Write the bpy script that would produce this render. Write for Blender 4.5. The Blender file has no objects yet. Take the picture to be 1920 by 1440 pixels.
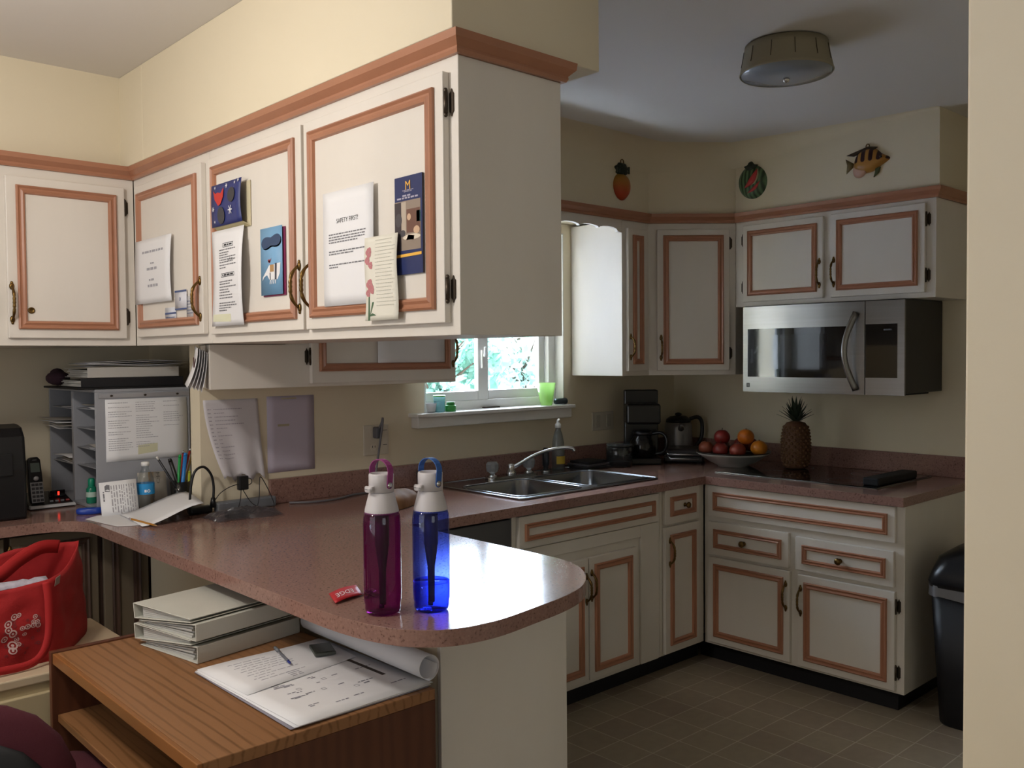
import bpy, math, random
from math import sin, cos, pi, radians
from mathutils import Vector, Matrix, noise
from mathutils.geometry import tessellate_polygon

S = bpy.context.scene
COL = S.collection

# ---------------------------------------------------------------- camera, world, exposure
cd = bpy.data.cameras.new('camera')
cam = bpy.data.objects.new('camera', cd)
COL.objects.link(cam)
cd.sensor_width = 36.0
cd.lens = 31.96
cd.clip_start = 0.02
cam.location = (0, 0, 1.505)
yaw, pitch, roll = radians(42.687), radians(1.838), radians(-0.470)
fw = Vector((sin(yaw) * cos(pitch), cos(yaw) * cos(pitch), -sin(pitch)))
rt0 = Vector((cos(yaw), -sin(yaw), 0))
up0 = rt0.cross(fw)
rt = rt0 * cos(roll) + up0 * sin(roll)
up = -rt0 * sin(roll) + up0 * cos(roll)
cam.rotation_euler = Matrix((rt, up, -fw)).transposed().to_euler()
S.camera = cam

S.view_settings.view_transform = 'Standard'
S.view_settings.look = 'None'
S.view_settings.gamma = 1.0
S.view_settings.use_curve_mapping = False
S.view_settings.exposure = 0.0
S.cycles.use_denoising = True
S.cycles.max_bounces = 10
S.cycles.diffuse_bounces = 5
S.cycles.glossy_bounces = 5
S.cycles.transparent_max_bounces = 16
S.cycles.sample_clamp_indirect = 10.0
S.cycles.caustics_reflective = False
S.cycles.caustics_refractive = False

KITCHEN_SKY = 40.0     # overcast sky seen through the kitchen window (north, cool)
DINING_SKY = 2.6      # brighter, warmer sky on the dining side

def world():
    w = bpy.data.worlds.new('sky'); S.world = w; w.use_nodes = True
    nt = w.node_tree; nt.nodes.clear()
    out = nt.nodes.new('ShaderNodeOutputWorld'); bg = nt.nodes.new('ShaderNodeBackground')
    tc = nt.nodes.new('ShaderNodeTexCoord'); sp = nt.nodes.new('ShaderNodeSeparateXYZ')
    nt.links.new(tc.outputs['Generated'], sp.inputs[0])
    mr = nt.nodes.new('ShaderNodeMapRange'); mr.inputs[1].default_value = -0.5; mr.inputs[2].default_value = 0.25
    nt.links.new(sp.outputs['Y'], mr.inputs[0])
    mx = nt.nodes.new('ShaderNodeMix'); mx.data_type = 'RGBA'
    mx.inputs['A'].default_value = (DINING_SKY * 1.0, DINING_SKY * 0.92, DINING_SKY * 0.99, 1)
    mx.inputs['B'].default_value = (KITCHEN_SKY * 0.82, KITCHEN_SKY * 0.88, KITCHEN_SKY * 1.12, 1)
    # the x direction decides between the two sides of the house
    mr2 = nt.nodes.new('ShaderNodeMapRange'); mr2.inputs[1].default_value = -0.55; mr2.inputs[2].default_value = 0.0
    nt.links.new(sp.outputs['X'], mr2.inputs[0])
    mul = nt.nodes.new('ShaderNodeMath'); mul.operation = 'MULTIPLY'
    nt.links.new(mr.outputs[0], mul.inputs[0]); nt.links.new(mr2.outputs[0], mul.inputs[1])
    nt.links.new(mul.outputs[0], mx.inputs['Factor'])
    nt.links.new(mx.outputs['Result'], bg.inputs['Color'])
    nt.links.new(bg.outputs[0], out.inputs[0])
world()

def portal(name, loc, rot, sx, sy):
    l = bpy.data.lights.new(name, 'AREA'); l.shape = 'RECTANGLE'; l.size = sx; l.size_y = sy
    l.energy = 1.0; l.cycles.is_portal = True
    o = bpy.data.objects.new(name, l); COL.objects.link(o); o.location = loc; o.rotation_euler = rot
# daylight portals in the window openings (they only guide the sky light)
portal('window_portal', (2.985, 3.53, 1.68), (radians(-90), 0, 0), 0.95, 0.92)
portal('window_portal', (-1.66, 2.05, 1.42), (0, radians(-90), 0), 1.46, 2.0)
portal('window_portal', (-.3, -2.06, 1.5), (radians(90), 0, 0), 1.6, 1.1)

LAMP_W = 40.0          # the lit pendant lamp over the dining table, just out of the picture
pl_ = bpy.data.lights.new('pendant_bulb', 'POINT'); pl_.energy = LAMP_W; pl_.shadow_soft_size = .09; pl_.color = (1.0, .93, .86)
po_ = bpy.data.objects.new('pendant_bulb', pl_); COL.objects.link(po_); po_.location = (.0, 2.15, 2.20)

# ---------------------------------------------------------------- helpers
ORG = {}
def C(h, a=1.0):
    h = h.lstrip('#'); r = [int(h[i:i + 2], 16) / 255 for i in (0, 2, 4)]
    return tuple(((c / 12.92) if c <= .04045 else ((c + .055) / 1.055) ** 2.4) for c in r) + (a,)

def mat(name, col, rough=.5, metal=0., bump=0., bscale=40., var=0., vscale=6., spec=.5, coat=0., emis=None, estr=0., tr=0., ior=1.45, stretch=None, sheen=0.):
    m = bpy.data.materials.new(name); m.use_nodes = True
    nt = m.node_tree; b = nt.nodes['Principled BSDF']
    c = C(col) if isinstance(col, str) else col
    b.inputs['Base Color'].default_value = c
    b.inputs['Roughness'].default_value = rough; b.inputs['Metallic'].default_value = metal
    b.inputs['Specular IOR Level'].default_value = spec; b.inputs['Coat Weight'].default_value = coat
    b.inputs['IOR'].default_value = ior; b.inputs['Transmission Weight'].default_value = tr
    if sheen: b.inputs['Sheen Weight'].default_value = sheen
    if emis: b.inputs['Emission Color'].default_value = C(emis); b.inputs['Emission Strength'].default_value = estr
    if bump or var:
        tc = nt.nodes.new('ShaderNodeTexCoord'); mp = nt.nodes.new('ShaderNodeMapping')
        nt.links.new(tc.outputs['Object'], mp.inputs[0])
        if stretch: mp.inputs['Scale'].default_value = stretch
    if var:
        n = nt.nodes.new('ShaderNodeTexNoise'); n.inputs['Scale'].default_value = vscale; n.inputs['Detail'].default_value = 4
        nt.links.new(mp.outputs[0], n.inputs['Vector'])
        r = nt.nodes.new('ShaderNodeMapRange'); r.inputs[1].default_value = .3; r.inputs[2].default_value = .7
        r.inputs[3].default_value = 1 - var; r.inputs[4].default_value = 1 + var
        nt.links.new(n.outputs['Fac'], r.inputs[0])
        mx = nt.nodes.new('ShaderNodeVectorMath'); mx.operation = 'SCALE'; mx.inputs[0].default_value = c[:3]
        nt.links.new(r.outputs[0], mx.inputs['Scale']); nt.links.new(mx.outputs[0], b.inputs['Base Color'])
    if bump:
        n2 = nt.nodes.new('ShaderNodeTexNoise'); n2.inputs['Scale'].default_value = bscale; n2.inputs['Detail'].default_value = 3
        nt.links.new(mp.outputs[0], n2.inputs['Vector'])
        bp = nt.nodes.new('ShaderNodeBump'); bp.inputs['Strength'].default_value = bump; bp.inputs['Distance'].default_value = .002
        nt.links.new(n2.outputs['Fac'], bp.inputs['Height']); nt.links.new(bp.outputs[0], b.inputs['Normal'])
    return m

def clear(name, tint, gloss=.06, rough=.02, dens=1.0, diff=0.0, dcol=None):
    """thin clear sheet: tinted see-through mixed with a fresnel reflection"""
    m = bpy.data.materials.new(name); m.use_nodes = True; nt = m.node_tree; nt.nodes.clear()
    out = nt.nodes.new('ShaderNodeOutputMaterial'); t = nt.nodes.new('ShaderNodeBsdfTransparent')
    t.inputs[0].default_value = C(tint) if isinstance(tint, str) else tint
    g = nt.nodes.new('ShaderNodeBsdfGlossy'); g.inputs['Roughness'].default_value = rough
    lw = nt.nodes.new('ShaderNodeLayerWeight'); lw.inputs[0].default_value = .5
    pw = nt.nodes.new('ShaderNodeMath'); pw.operation = 'POWER'; pw.inputs[1].default_value = 5; nt.links.new(lw.outputs['Facing'], pw.inputs[0])
    ma = nt.nodes.new('ShaderNodeMath'); ma.operation = 'MULTIPLY_ADD'; ma.inputs[1].default_value = .95; ma.inputs[2].default_value = .04; nt.links.new(pw.outputs[0], ma.inputs[0])
    mx = nt.nodes.new('ShaderNodeMixShader')
    nt.links.new(ma.outputs[0], mx.inputs[0])
    base = t
    if diff:
        d = nt.nodes.new('ShaderNodeBsdfTranslucent'); d.inputs[0].default_value = C(dcol)
        d2 = nt.nodes.new('ShaderNodeBsdfDiffuse'); d2.inputs[0].default_value = C(dcol)
        m1 = nt.nodes.new('ShaderNodeMixShader'); m1.inputs[0].default_value = .5
        nt.links.new(d.outputs[0], m1.inputs[1]); nt.links.new(d2.outputs[0], m1.inputs[2])
        m2 = nt.nodes.new('ShaderNodeMixShader'); m2.inputs[0].default_value = diff
        nt.links.new(t.outputs[0], m2.inputs[1]); nt.links.new(m1.outputs[0], m2.inputs[2]); base = m2
    nt.links.new(base.outputs[0], mx.inputs[1]); nt.links.new(g.outputs[0], mx.inputs[2])
    nt.links.new(mx.outputs[0], out.inputs[0])
    return m

class Face:
    """a vertical plane: u runs to the viewer's right, z up, out towards the viewer"""
    def __init__(s, ox, oy, nx, ny):
        s.o = Vector((ox, oy, 0)); s.n = Vector((nx, ny, 0)).normalized(); s.u = Vector((-s.n.y, s.n.x, 0))
    def __call__(s, u, z, out=0.): return s.o + s.u * u + s.n * out + Vector((0, 0, z))

class MB:
    def __init__(s): s.v = []; s.f = []; s.mi = []; s.sm = []; s.cur = 0
    def m(s, i): s.cur = i; return s
    def add(s, vs, fs, smooth=False):
        k = len(s.v); s.v += [Vector(p) for p in vs]
        for f in fs: s.f.append([i + k for i in f]); s.mi.append(s.cur); s.sm.append(smooth)
        return s
    def hexa(s, p):   # 8 points: bottom 0-3 loop, top 4-7 loop
        return s.add(p, [(3, 2, 1, 0), (4, 5, 6, 7), (0, 1, 5, 4), (1, 2, 6, 5), (2, 3, 7, 6), (3, 0, 4, 7)])
    def box(s, x0, x1, y0, y1, z0, z1):
        return s.hexa([(x0, y0, z0), (x1, y0, z0), (x1, y1, z0), (x0, y1, z0), (x0, y0, z1), (x1, y0, z1), (x1, y1, z1), (x0, y1, z1)])
    def fbox(s, F, u0, u1, z0, z1, o0, o1):
        return s.hexa([F(u0, z0, o1), F(u1, z0, o1), F(u1, z0, o0), F(u0, z0, o0), F(u0, z1, o1), F(u1, z1, o1), F(u1, z1, o0), F(u0, z1, o0)])
    def obox(s, M, sx, sy, sz):   # box centred in x,y with base at z=0 in matrix M
        return s.hexa([M @ Vector(q) for q in ((-sx/2, -sy/2, 0), (sx/2, -sy/2, 0), (sx/2, sy/2, 0), (-sx/2, sy/2, 0), (-sx/2, -sy/2, sz), (sx/2, -sy/2, sz), (sx/2, sy/2, sz), (-sx/2, sy/2, sz))])
    def prism(s, poly, z0, z1, fn=None, holes=()):
        fn = fn or (lambda x, y, z: Vector((x, y, z)))
        loops = [list(poly)] + [list(h) for h in holes]
        tri = tessellate_polygon([[Vector((p[0], p[1], 0)) for p in l] for l in loops])
        flat = [p for l in loops for p in l]; n = len(flat)
        vs = [fn(p[0], p[1], z0) for p in flat] + [fn(p[0], p[1], z1) for p in flat]
        fs = []
        for t in tri:
            a, b, c = [flat[i] for i in t]
            ar = (b[0]-a[0])*(c[1]-a[1]) - (b[1]-a[1])*(c[0]-a[0])
            if abs(ar) < 1e-12: continue
            t = tuple(t) if ar > 0 else tuple(reversed(t))
            fs.append(tuple(i + n for i in t)); fs.append(tuple(reversed(t)))
        k = 0
        for l in loops:
            L = len(l)
            for i in range(L): j = (i + 1) % L; fs.append((k + i, k + j, k + j + n, k + i + n))
            k += L
        return s.add(vs, fs)
    def lathe(s, prof, c=(0, 0, 0), n=24, M=None, smooth=True, sx=1., sy=1.):
        M = M or Matrix.Translation(c); vs = []; fs = []
        for r, z in prof:
            for i in range(n): a = 2 * pi * i / n; vs.append(M @ Vector((r * sx * cos(a), r * sy * sin(a), z)))
        for j in range(len(prof) - 1):
            for i in range(n): k = (i + 1) % n; fs.append((j*n + i, j*n + k, (j+1)*n + k, (j+1)*n + i))
        if prof[0][0] > 1e-5: fs.append(tuple(reversed(range(n))))
        if prof[-1][0] > 1e-5: fs.append(tuple((len(prof)-1)*n + i for i in range(n)))
        return s.add(vs, fs, smooth)
    def ell(s, c, r, n=16, M=None):
        k = max(6, n // 2); rx, ry, rz = r if hasattr(r, '__len__') else (r, r, r)
        T = Matrix.Translation(c) @ (M.to_4x4() if M else Matrix.Identity(4)) @ Matrix.Diagonal((rx, ry, rz, 1))
        return s.lathe([(max(sin(pi * i / k), 1e-4), -cos(pi * i / k)) for i in range(k + 1)], M=T, n=n)
    def tube(s, pts, r, n=8, closed=False, smooth=True, flat=None):
        pts = [Vector(p) for p in pts]; N = len(pts)
        rs = r if hasattr(r, '__len__') else [r] * N
        prev = None; vs = []
        for i, p in enumerate(pts):
            t = (pts[(i + 1) % N] - pts[i - 1]) if closed else (pts[min(i + 1, N - 1)] - pts[max(i - 1, 0)])
            t = t.normalized() if t.length > 1e-9 else Vector((0, 0, 1))
            if prev is None:
                a = Vector((0, 0, 1)) if abs(t.z) < .9 else Vector((1, 0, 0)); u = (a - t * a.dot(t)).normalized()
            else: u = (prev - t * prev.dot(t)).normalized()
            prev = u; w = t.cross(u)
            for k in range(n):
                an = 2 * pi * k / n; vs.append(p + (u * cos(an) + w * sin(an) * (flat or 1)) * rs[i])
        fs = []
        for i in range(N if closed else N - 1):
            j = (i + 1) % N
            for k in range(n): l = (k + 1) % n; fs.append((i*n + k, i*n + l, j*n + l, j*n + k))
        if not closed: fs.append(tuple(reversed(range(n)))); fs.append(tuple((N-1)*n + k for k in range(n)))
        return s.add(vs, fs, smooth)
    def grid(s, fn, nu, nv, smooth=True, th=0.0):
        P = [[Vector(fn(i / nu, j / nv)) for j in range(nv + 1)] for i in range(nu + 1)]
        vs = [p for row in P for p in row]; w = nv + 1
        fs = [(i*w + j, (i+1)*w + j, (i+1)*w + j + 1, i*w + j + 1) for i in range(nu) for j in range(nv)]
        if th:
            n0 = len(vs); back = []
            for i in range(nu + 1):
                for j in range(nv + 1):
                    du = P[min(i+1, nu)][j] - P[max(i-1, 0)][j]; dv = P[i][min(j+1, nv)] - P[i][max(j-1, 0)]
                    back.append(P[i][j] - du.cross(dv).normalized() * th)
            vs += back
            fs += [tuple(n0 + q for q in reversed(f)) for f in fs]
            e = [(i, 0) for i in range(nu + 1)] + [(nu, j) for j in range(1, nv + 1)] + [(i, nv) for i in range(nu - 1, -1, -1)] + [(0, j) for j in range(nv - 1, 0, -1)]
            e = [i*w + j for i, j in e]
            for a, b in zip(e, e[1:] + e[:1]): fs.append((b, a, a + n0, b + n0))
        return s.add(vs, fs, smooth)
    def sweep(s, path, prof, closed=False):
        """sweep a profile [(out,z)] along a 2-D path with mitres; out is to the right of travel"""
        P = [Vector((p[0], p[1])) for p in path]; N = len(P); sec = []
        for i in range(N):
            d0 = (P[i] - P[i-1]).normalized() if (i > 0 or closed) else None
            d1 = (P[(i+1) % N] - P[i]).normalized() if (i < N - 1 or closed) else None
            if d0 is None: d0 = d1
            if d1 is None: d1 = d0
            n0 = Vector((d0.y, -d0.x)); n1 = Vector((d1.y, -d1.x)); m = (n0 + n1); m = m / max(m.dot(n0), .2)
            pr = prof[i] if isinstance(prof[0], list) else prof
            sec.append([Vector((P[i].x + m.x * o, P[i].y + m.y * o, z)) for o, z in pr])
        k = len(sec[0]); vs = [p for q in sec for p in q]; fs = []
        for i in range(N if closed else N - 1):
            j = (i + 1) % N
            for a in range(k - 1): fs.append((i*k + a, j*k + a, j*k + a + 1, i*k + a + 1))
            fs.append((i*k + k - 1, j*k + k - 1, j*k, i*k))
        if not closed: fs.append(tuple(range(k))); fs.append(tuple(reversed([(N-1)*k + a for a in range(k)])))
        return s.add(vs, fs)
    def ring(s, F, u0, u1, z0, z1, w, base, prof=None):
        """mitred moulding frame lying on face F at out=base"""
        prof = prof or [(0, 0), (0, .007), (.16, .011), (.34, .0065), (.5, .0065), (.72, .010), (.9, .008), (1, 0)]
        rect = [(u0, z0), (u1, z0), (u1, z1), (u0, z1)]; sg = [(1, 1), (-1, 1), (-1, -1), (1, -1)]
        vs = []; k = len(prof)
        for (u, z), (su, sz) in zip(rect, sg):
            for t, h in prof: vs.append(F(u + su * t * w, z + sz * t * w, base + h))
        fs = []
        for i in range(4):
            j = (i + 1) % 4
            for a in range(k - 1): fs.append((i*k + a, j*k + a, j*k + a + 1, i*k + a + 1))
            fs.append((i*k + k - 1, j*k + k - 1, j*k, i*k))
        return s.add(vs, fs)
    def build(s, name, mats, parent=None, bevel=0., seg=2, label=None, cat=None, group=None, kind=None, org=None, sub=0, fix=True):
        if not isinstance(mats, (list, tuple)): mats = [mats]
        if parent is not None: o0 = ORG.get(parent.name, Vector((0, 0, 0)))
        elif org is not None: o0 = Vector(org)
        else:
            xs = [p.x for p in s.v]; ys = [p.y for p in s.v]; zs = [p.z for p in s.v]
            o0 = Vector(((min(xs)+max(xs))/2, (min(ys)+max(ys))/2, min(zs)))
        me = bpy.data.meshes.new(name); me.from_pydata([p - o0 for p in s.v], [], s.f)
        for m_ in mats: me.materials.append(m_)
        me.polygons.foreach_set('material_index', s.mi); me.polygons.foreach_set('use_smooth', s.sm)
        me.update()
        if fix:
            import bmesh
            bm = bmesh.new(); bm.from_mesh(me); bmesh.ops.recalc_face_normals(bm, faces=bm.faces); bm.to_mesh(me); bm.free()
        o = bpy.data.objects.new(name, me); COL.objects.link(o); ORG[o.name] = o0
        if parent is not None: o.parent = parent
        else: o.location = o0
        if bevel:
            b = o.modifiers.new('bevel', 'BEVEL'); b.width = bevel; b.segments = seg; b.limit_method = 'ANGLE'; b.angle_limit = radians(40)
            b.harden_normals = False
        if sub:
            b = o.modifiers.new('sub', 'SUBSURF'); b.levels = sub; b.render_levels = sub
        tag(o, label, cat, group, kind)
        return o

def tag(o, label=None, cat=None, group=None, kind=None):
    if label: o['label'] = label
    if cat: o['category'] = cat
    if group: o['group'] = group
    if kind: o['kind'] = kind
    return o

def thing(name, label, cat, loc=(0, 0, 0), rotz=0., group=None):
    o = bpy.data.objects.new(name, None); COL.objects.link(o); o.empty_display_size = .05
    o.location = loc; o.rotation_euler = (0, 0, rotz); ORG[o.name] = Vector(loc) if not rotz else Vector((0, 0, 0))
    return tag(o, label, cat, group)

def copy_tree(o, parent=None):
    c = o.copy(); COL.objects.link(c); c.parent = parent
    for ch in list(o.children): copy_tree(ch, c)
    return c

def wordshape(txt, size, font_scale=1.0):
    cu = bpy.data.curves.new('t', 'FONT'); cu.body = txt; cu.size = size; cu.align_x = 'CENTER'; cu.align_y = 'CENTER'; cu.resolution_u = 3
    ob = bpy.data.objects.new('t', cu); COL.objects.link(ob)
    dg = bpy.context.evaluated_depsgraph_get()
    me = bpy.data.meshes.new_from_object(ob.evaluated_get(dg))
    vs = [(v.co.x, v.co.y) for v in me.vertices]; fs = [tuple(p.vertices) for p in me.polygons]
    bpy.data.objects.remove(ob); bpy.data.curves.remove(cu); bpy.data.meshes.remove(me)
    return vs, fs

def letters(mb, txt, size, fn, cx=0., cy=0., rot=0.):
    """flat lettering centred at cx,cy of the 2-D plane that fn maps into the scene"""
    vs, fs = wordshape(txt, size); c, s_ = cos(rot), sin(rot)
    mb.add([fn(cx + x * c - y * s_, cy + x * s_ + y * c) for x, y in vs], fs)

def lines(mb, fn, x0, x1, y, h, rng, fill=.9, end=None):
    """one row of small unreadable word marks"""
    x = x0; e = end if end is not None else x1
    while x < e - h:
        w = min(rng.uniform(1.5, 5) * h, e - x)
        mb.add([fn(x, y - h/2), fn(x + w, y - h/2), fn(x + w, y + h/2), fn(x, y + h/2)], [(0, 1, 2, 3)])
        x += w + h * .8

def poly(mb, fn, pts):
    """filled flat polygon through fn"""
    tri = tessellate_polygon([[Vector((p[0], p[1], 0)) for p in pts]])
    mb.add([fn(*p) for p in pts], [tuple(t) for t in tri])

def disc(mb, fn, cx, cy, rx, ry=None, n=20, r0=0.):
    ry = ry or rx
    if r0:
        vs = [fn(cx + rx*q*cos(2*pi*i/n), cy + ry*q*sin(2*pi*i/n)) for q in (1, r0) for i in range(n)]
        mb.add(vs, [(i, (i+1) % n, n + (i+1) % n, n + i) for i in range(n)])
    else: mb.add([fn(cx + rx*cos(2*pi*i/n), cy + ry*sin(2*pi*i/n)) for i in range(n)], [tuple(range(n))])

def crom(pts, k=6, closed=False):
    P = [Vector(p) for p in pts]; N = len(P); out = []
    for i in range(N if closed else N - 1):
        a = P[(i-1) % N] if (closed or i > 0) else P[0]; b = P[i]; c = P[(i+1) % N]; d = P[(i+2) % N] if (closed or i < N - 2) else P[-1]
        for j in range(k):
            t = j / k
            out.append(.5 * ((2*b) + (c - a)*t + (2*a - 5*b + 4*c - d)*t*t + (3*b - a - 3*c + d)*t**3))
    if not closed: out.append(P[-1])
    return out

# ---------------------------------------------------------------- materials
M = {}
M['paint'] = mat('cabinet_paint', '#DDD7CE', .42, var=.035, vscale=5, bump=.25, bscale=18, stretch=(1, 1, .25))
M['trim'] = mat('painted_trim', '#A8755A', .33, var=.06, vscale=8, bump=.15, bscale=60, coat=.15)
M['wall'] = mat('cream_wall_paint', '#DCD1B8', .75, bump=.12, bscale=90, var=.015, vscale=2)
M['ceil'] = mat('ceiling_paint', '#D9D5D0', .85, bump=.15, bscale=70)
M['soffit_under'] = M['wall']
M['white'] = mat('white_vinyl', '#E6E6E4', .4)
M['sill'] = mat('white_sill_paint', '#DAD8D2', .35, var=.03)
M['brass'] = mat('antique_brass', '#6E5630', .32, metal=.95, var=.25, vscale=60)
M['dkmetal'] = mat('aged_hinge_metal', '#4A4138', .4, metal=.8)
M['black'] = mat('black_plastic', '#141416', .35)
M['blackm'] = mat('matt_black', '#0E0E10', .7)
M['glassblk'] = mat('black_glass', '#08080A', .06, coat=.5)
M['steel'] = mat('stainless_steel', '#8E8C8A', .28, metal=.95, var=.05, vscale=3, stretch=(1, 1, 30), bump=.05, bscale=80)
M['sinksteel'] = mat('sink_steel', '#9A9EA4', .22, metal=1.0)
M['chrome'] = mat('chrome', '#C4C6C8', .12, metal=1.0)
M['paper'] = mat('white_paper', '#E4E4E6', .8)
M['ink'] = mat('grey_ink', '#77777C', .8)
M['inkdk'] = mat('dark_ink', '#2C2C30', .8)
M['beige'] = mat('beige_enamel', '#B5A684', .4, var=.02)
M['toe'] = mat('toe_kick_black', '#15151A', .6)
M['maroon'] = mat('maroon_fabric', '#45141F', .95, bump=.5, bscale=400)
M['red'] = mat('red_bag_fabric', '#9C1A1C', .8, bump=.3, bscale=200, var=.06, vscale=12)
M['graymetal'] = mat('grey_enamel', '#9A9CA2', .45, var=.03)
M['shadowgray'] = mat('dark_grey_enamel', '#5C5E64', .5)
M['skin_glass'] = clear('clear_glass', '#F2F8F8')
M['pane'] = clear('window_pane', '#F4FAF8')

def laminate():
    m = mat('speckled_laminate', '#8C746E', .13, spec=.5); nt = m.node_tree; b = nt.nodes['Principled BSDF']
    tc = nt.nodes.new('ShaderNodeTexCoord')
    v = nt.nodes.new('ShaderNodeTexNoise'); v.inputs['Scale'].default_value = 150; v.inputs['Detail'].default_value = 2
    nt.links.new(tc.outputs['Object'], v.inputs['Vector'])
    cr = nt.nodes.new('ShaderNodeValToRGB'); e = cr.color_ramp.elements
    e[0].position = .30; e[0].color = C('#644840'); e[1].position = .40; e[1].color = C('#8C6C62')
    x = cr.color_ramp.elements.new(.62); x.color = C('#91706640'[:7]); y = cr.color_ramp.elements.new(.72); y.color = C('#9C7C71')
    nt.links.new(v.outputs['Fac'], cr.inputs[0]); nt.links.new(cr.outputs[0], b.inputs['Base Color'])
    n = nt.nodes.new('ShaderNodeTexNoise'); n.inputs['Scale'].default_value = 9; n.inputs['Detail'].default_value = 4
    nt.links.new(tc.outputs['Object'], n.inputs['Vector'])
    r = nt.nodes.new('ShaderNodeMapRange'); r.inputs[3].default_value = .12; r.inputs[4].default_value = .18
    nt.links.new(n.outputs['Fac'], r.inputs[0]); nt.links.new(r.outputs[0], b.inputs['Roughness'])
    return m
M['lam'] = laminate()

def wood(name, a, b_, scale=9., rot=(0, 0, 0), st=(1, .12, 1), rough=.4, lo=.15, hi=.75):
    m = mat(name, a, rough); nt = m.node_tree; b = nt.nodes['Principled BSDF']
    tc = nt.nodes.new('ShaderNodeTexCoord'); mp = nt.nodes.new('ShaderNodeMapping'); mp.inputs['Scale'].default_value = st; mp.inputs['Rotation'].default_value = rot
    nt.links.new(tc.outputs['Object'], mp.inputs[0])
    w = nt.nodes.new('ShaderNodeTexWave'); w.inputs['Scale'].default_value = scale; w.inputs['Distortion'].default_value = 9
    w.inputs['Detail'].default_value = 3; w.inputs['Detail Scale'].default_value = .9; w.bands_direction = 'X'
    nt.links.new(mp.outputs[0], w.inputs['Vector'])
    n = nt.nodes.new('ShaderNodeTexNoise'); n.inputs['Scale'].default_value = 60; n.inputs['Detail'].default_value = 4
    mp2 = nt.nodes.new('ShaderNodeMapping'); mp2.inputs['Scale'].default_value = (st[0], st[1] * .5, st[2]); nt.links.new(tc.outputs['Object'], mp2.inputs[0]); nt.links.new(mp2.outputs[0], n.inputs['Vector'])
    mx = nt.nodes.new('ShaderNodeMath'); mx.operation = 'MULTIPLY_ADD'; mx.inputs[1].default_value = .6; nt.links.new(w.outputs['Fac'], mx.inputs[0])
    ad = nt.nodes.new('ShaderNodeMath'); ad.operation = 'MULTIPLY'; ad.inputs[1].default_value = .5; nt.links.new(n.outputs['Fac'], ad.inputs[0]); nt.links.new(ad.outputs[0], mx.inputs[2])
    cr = nt.nodes.new('ShaderNodeValToRGB'); cr.color_ramp.elements[0].position = lo; cr.color_ramp.elements[0].color = C(b_)
    cr.color_ramp.elements[1].position = hi; cr.color_ramp.elements[1].color = C(a)
    nt.links.new(mx.outputs[0], cr.inputs[0]); nt.links.new(cr.outputs[0], b.inputs['Base Color'])
    return m
M['oak'] = wood('oak_veneer', '#8E6440', '#64411F', scale=13, st=(1, .10, 1), lo=.10, hi=.42)
M['oakside'] = wood('dark_oak_side', '#5A3320', '#4E2B1A', st=(1, 1, .12))
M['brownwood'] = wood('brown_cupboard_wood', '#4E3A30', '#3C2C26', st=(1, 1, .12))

def tiles():
    m = mat('floor_tiles', '#8A7C66', .45); nt = m.node_tree; b = nt.nodes['Principled BSDF']
    tc = nt.nodes.new('ShaderNodeTexCoord'); mp = nt.nodes.new('ShaderNodeMapping'); mp.inputs['Location'].default_value = (-.11/ .1597 * 1.0, -.055/.1597, 0)
    mp.inputs['Scale'].default_value = (1/.1597, 1/.1597, 1); mp.inputs['Location'].default_value = (-2.673/.1597, -1.972/.1597, 0)
    nt.links.new(tc.outputs['Object'], mp.inputs[0])
    br = nt.nodes.new('ShaderNodeTexBrick'); br.offset = 0; br.inputs['Scale'].default_value = 1; br.inputs['Brick Width'].default_value = 1; br.inputs['Row Height'].default_value = 1
    br.inputs['Mortar Size'].default_value = .016; br.inputs['Mortar Smooth'].default_value = .3
    br.inputs['Color1'].default_value = C('#A29682'); br.inputs['Color2'].default_value = C('#98897A'); br.inputs['Mortar'].default_value = C('#C4BCAC'); br.inputs['Bias'].default_value = -.2
    nt.links.new(mp.outputs[0], br.inputs['Vector'])
    n = nt.nodes.new('ShaderNodeTexNoise'); n.inputs['Scale'].default_value = 25; n.inputs['Detail'].default_value = 5; nt.links.new(tc.outputs['Object'], n.inputs['Vector'])
    r = nt.nodes.new('ShaderNodeMapRange'); r.inputs[3].default_value = .86; r.inputs[4].default_value = 1.12; nt.links.new(n.outputs['Fac'], r.inputs[0])
    v = nt.nodes.new('ShaderNodeVectorMath'); v.operation = 'SCALE'; nt.links.new(br.outputs['Color'], v.inputs[0]); nt.links.new(r.outputs[0], v.inputs['Scale'])
    nt.links.new(v.outputs[0], b.inputs['Base Color'])
    return m
M['tile'] = tiles()
# ================================================================ THE SETTING
def struct(mb, name, m, **k): return mb.build(name, m, org=(0, 0, 0), kind='structure', **k)
ZC = 2.565
struct(MB().box(-1.7, 4.5, -2.1, 4.4, -.05, 0), 'floor', M['tile'])
struct(MB().box(-1.7, 4.5, -2.1, 4.4, ZC, ZC + .06), 'ceiling', M['ceil'])
# kitchen window wall: slabs around the opening x 2.53..3.455, z 1.243..2.14
wb = MB()
wb.box(1.466, 1.64, 3.34, 3.425, 0, ZC); wb.box(1.64, 2.53, 3.34, 3.50, 0, ZC)
wb.box(2.53, 3.455, 3.34, 3.50, 0, 1.236); wb.box(2.53, 3.455, 3.34, 3.50, 2.14, ZC)
wb.box(3.455, 4.50, 3.34, 3.50, 0, ZC)
struct(wb, 'wall_window_side', M['wall'])
struct(MB().box(1.64, 1.74, 3.50, 4.36, 0, ZC), 'wall_nook_side', M['wall'])
struct(MB().box(-1.7, 1.74, 4.28, 4.38, 0, ZC), 'wall_nook_back', M['wall'])
struct(MB().box(4.40, 4.50, -.7, 3.34, 0, ZC), 'wall_range_side', M['wall'])
struct(MB().box(1.35, 4.40, -.7, -.6, 0, ZC), 'wall_kitchen_near', M['wall'])
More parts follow.
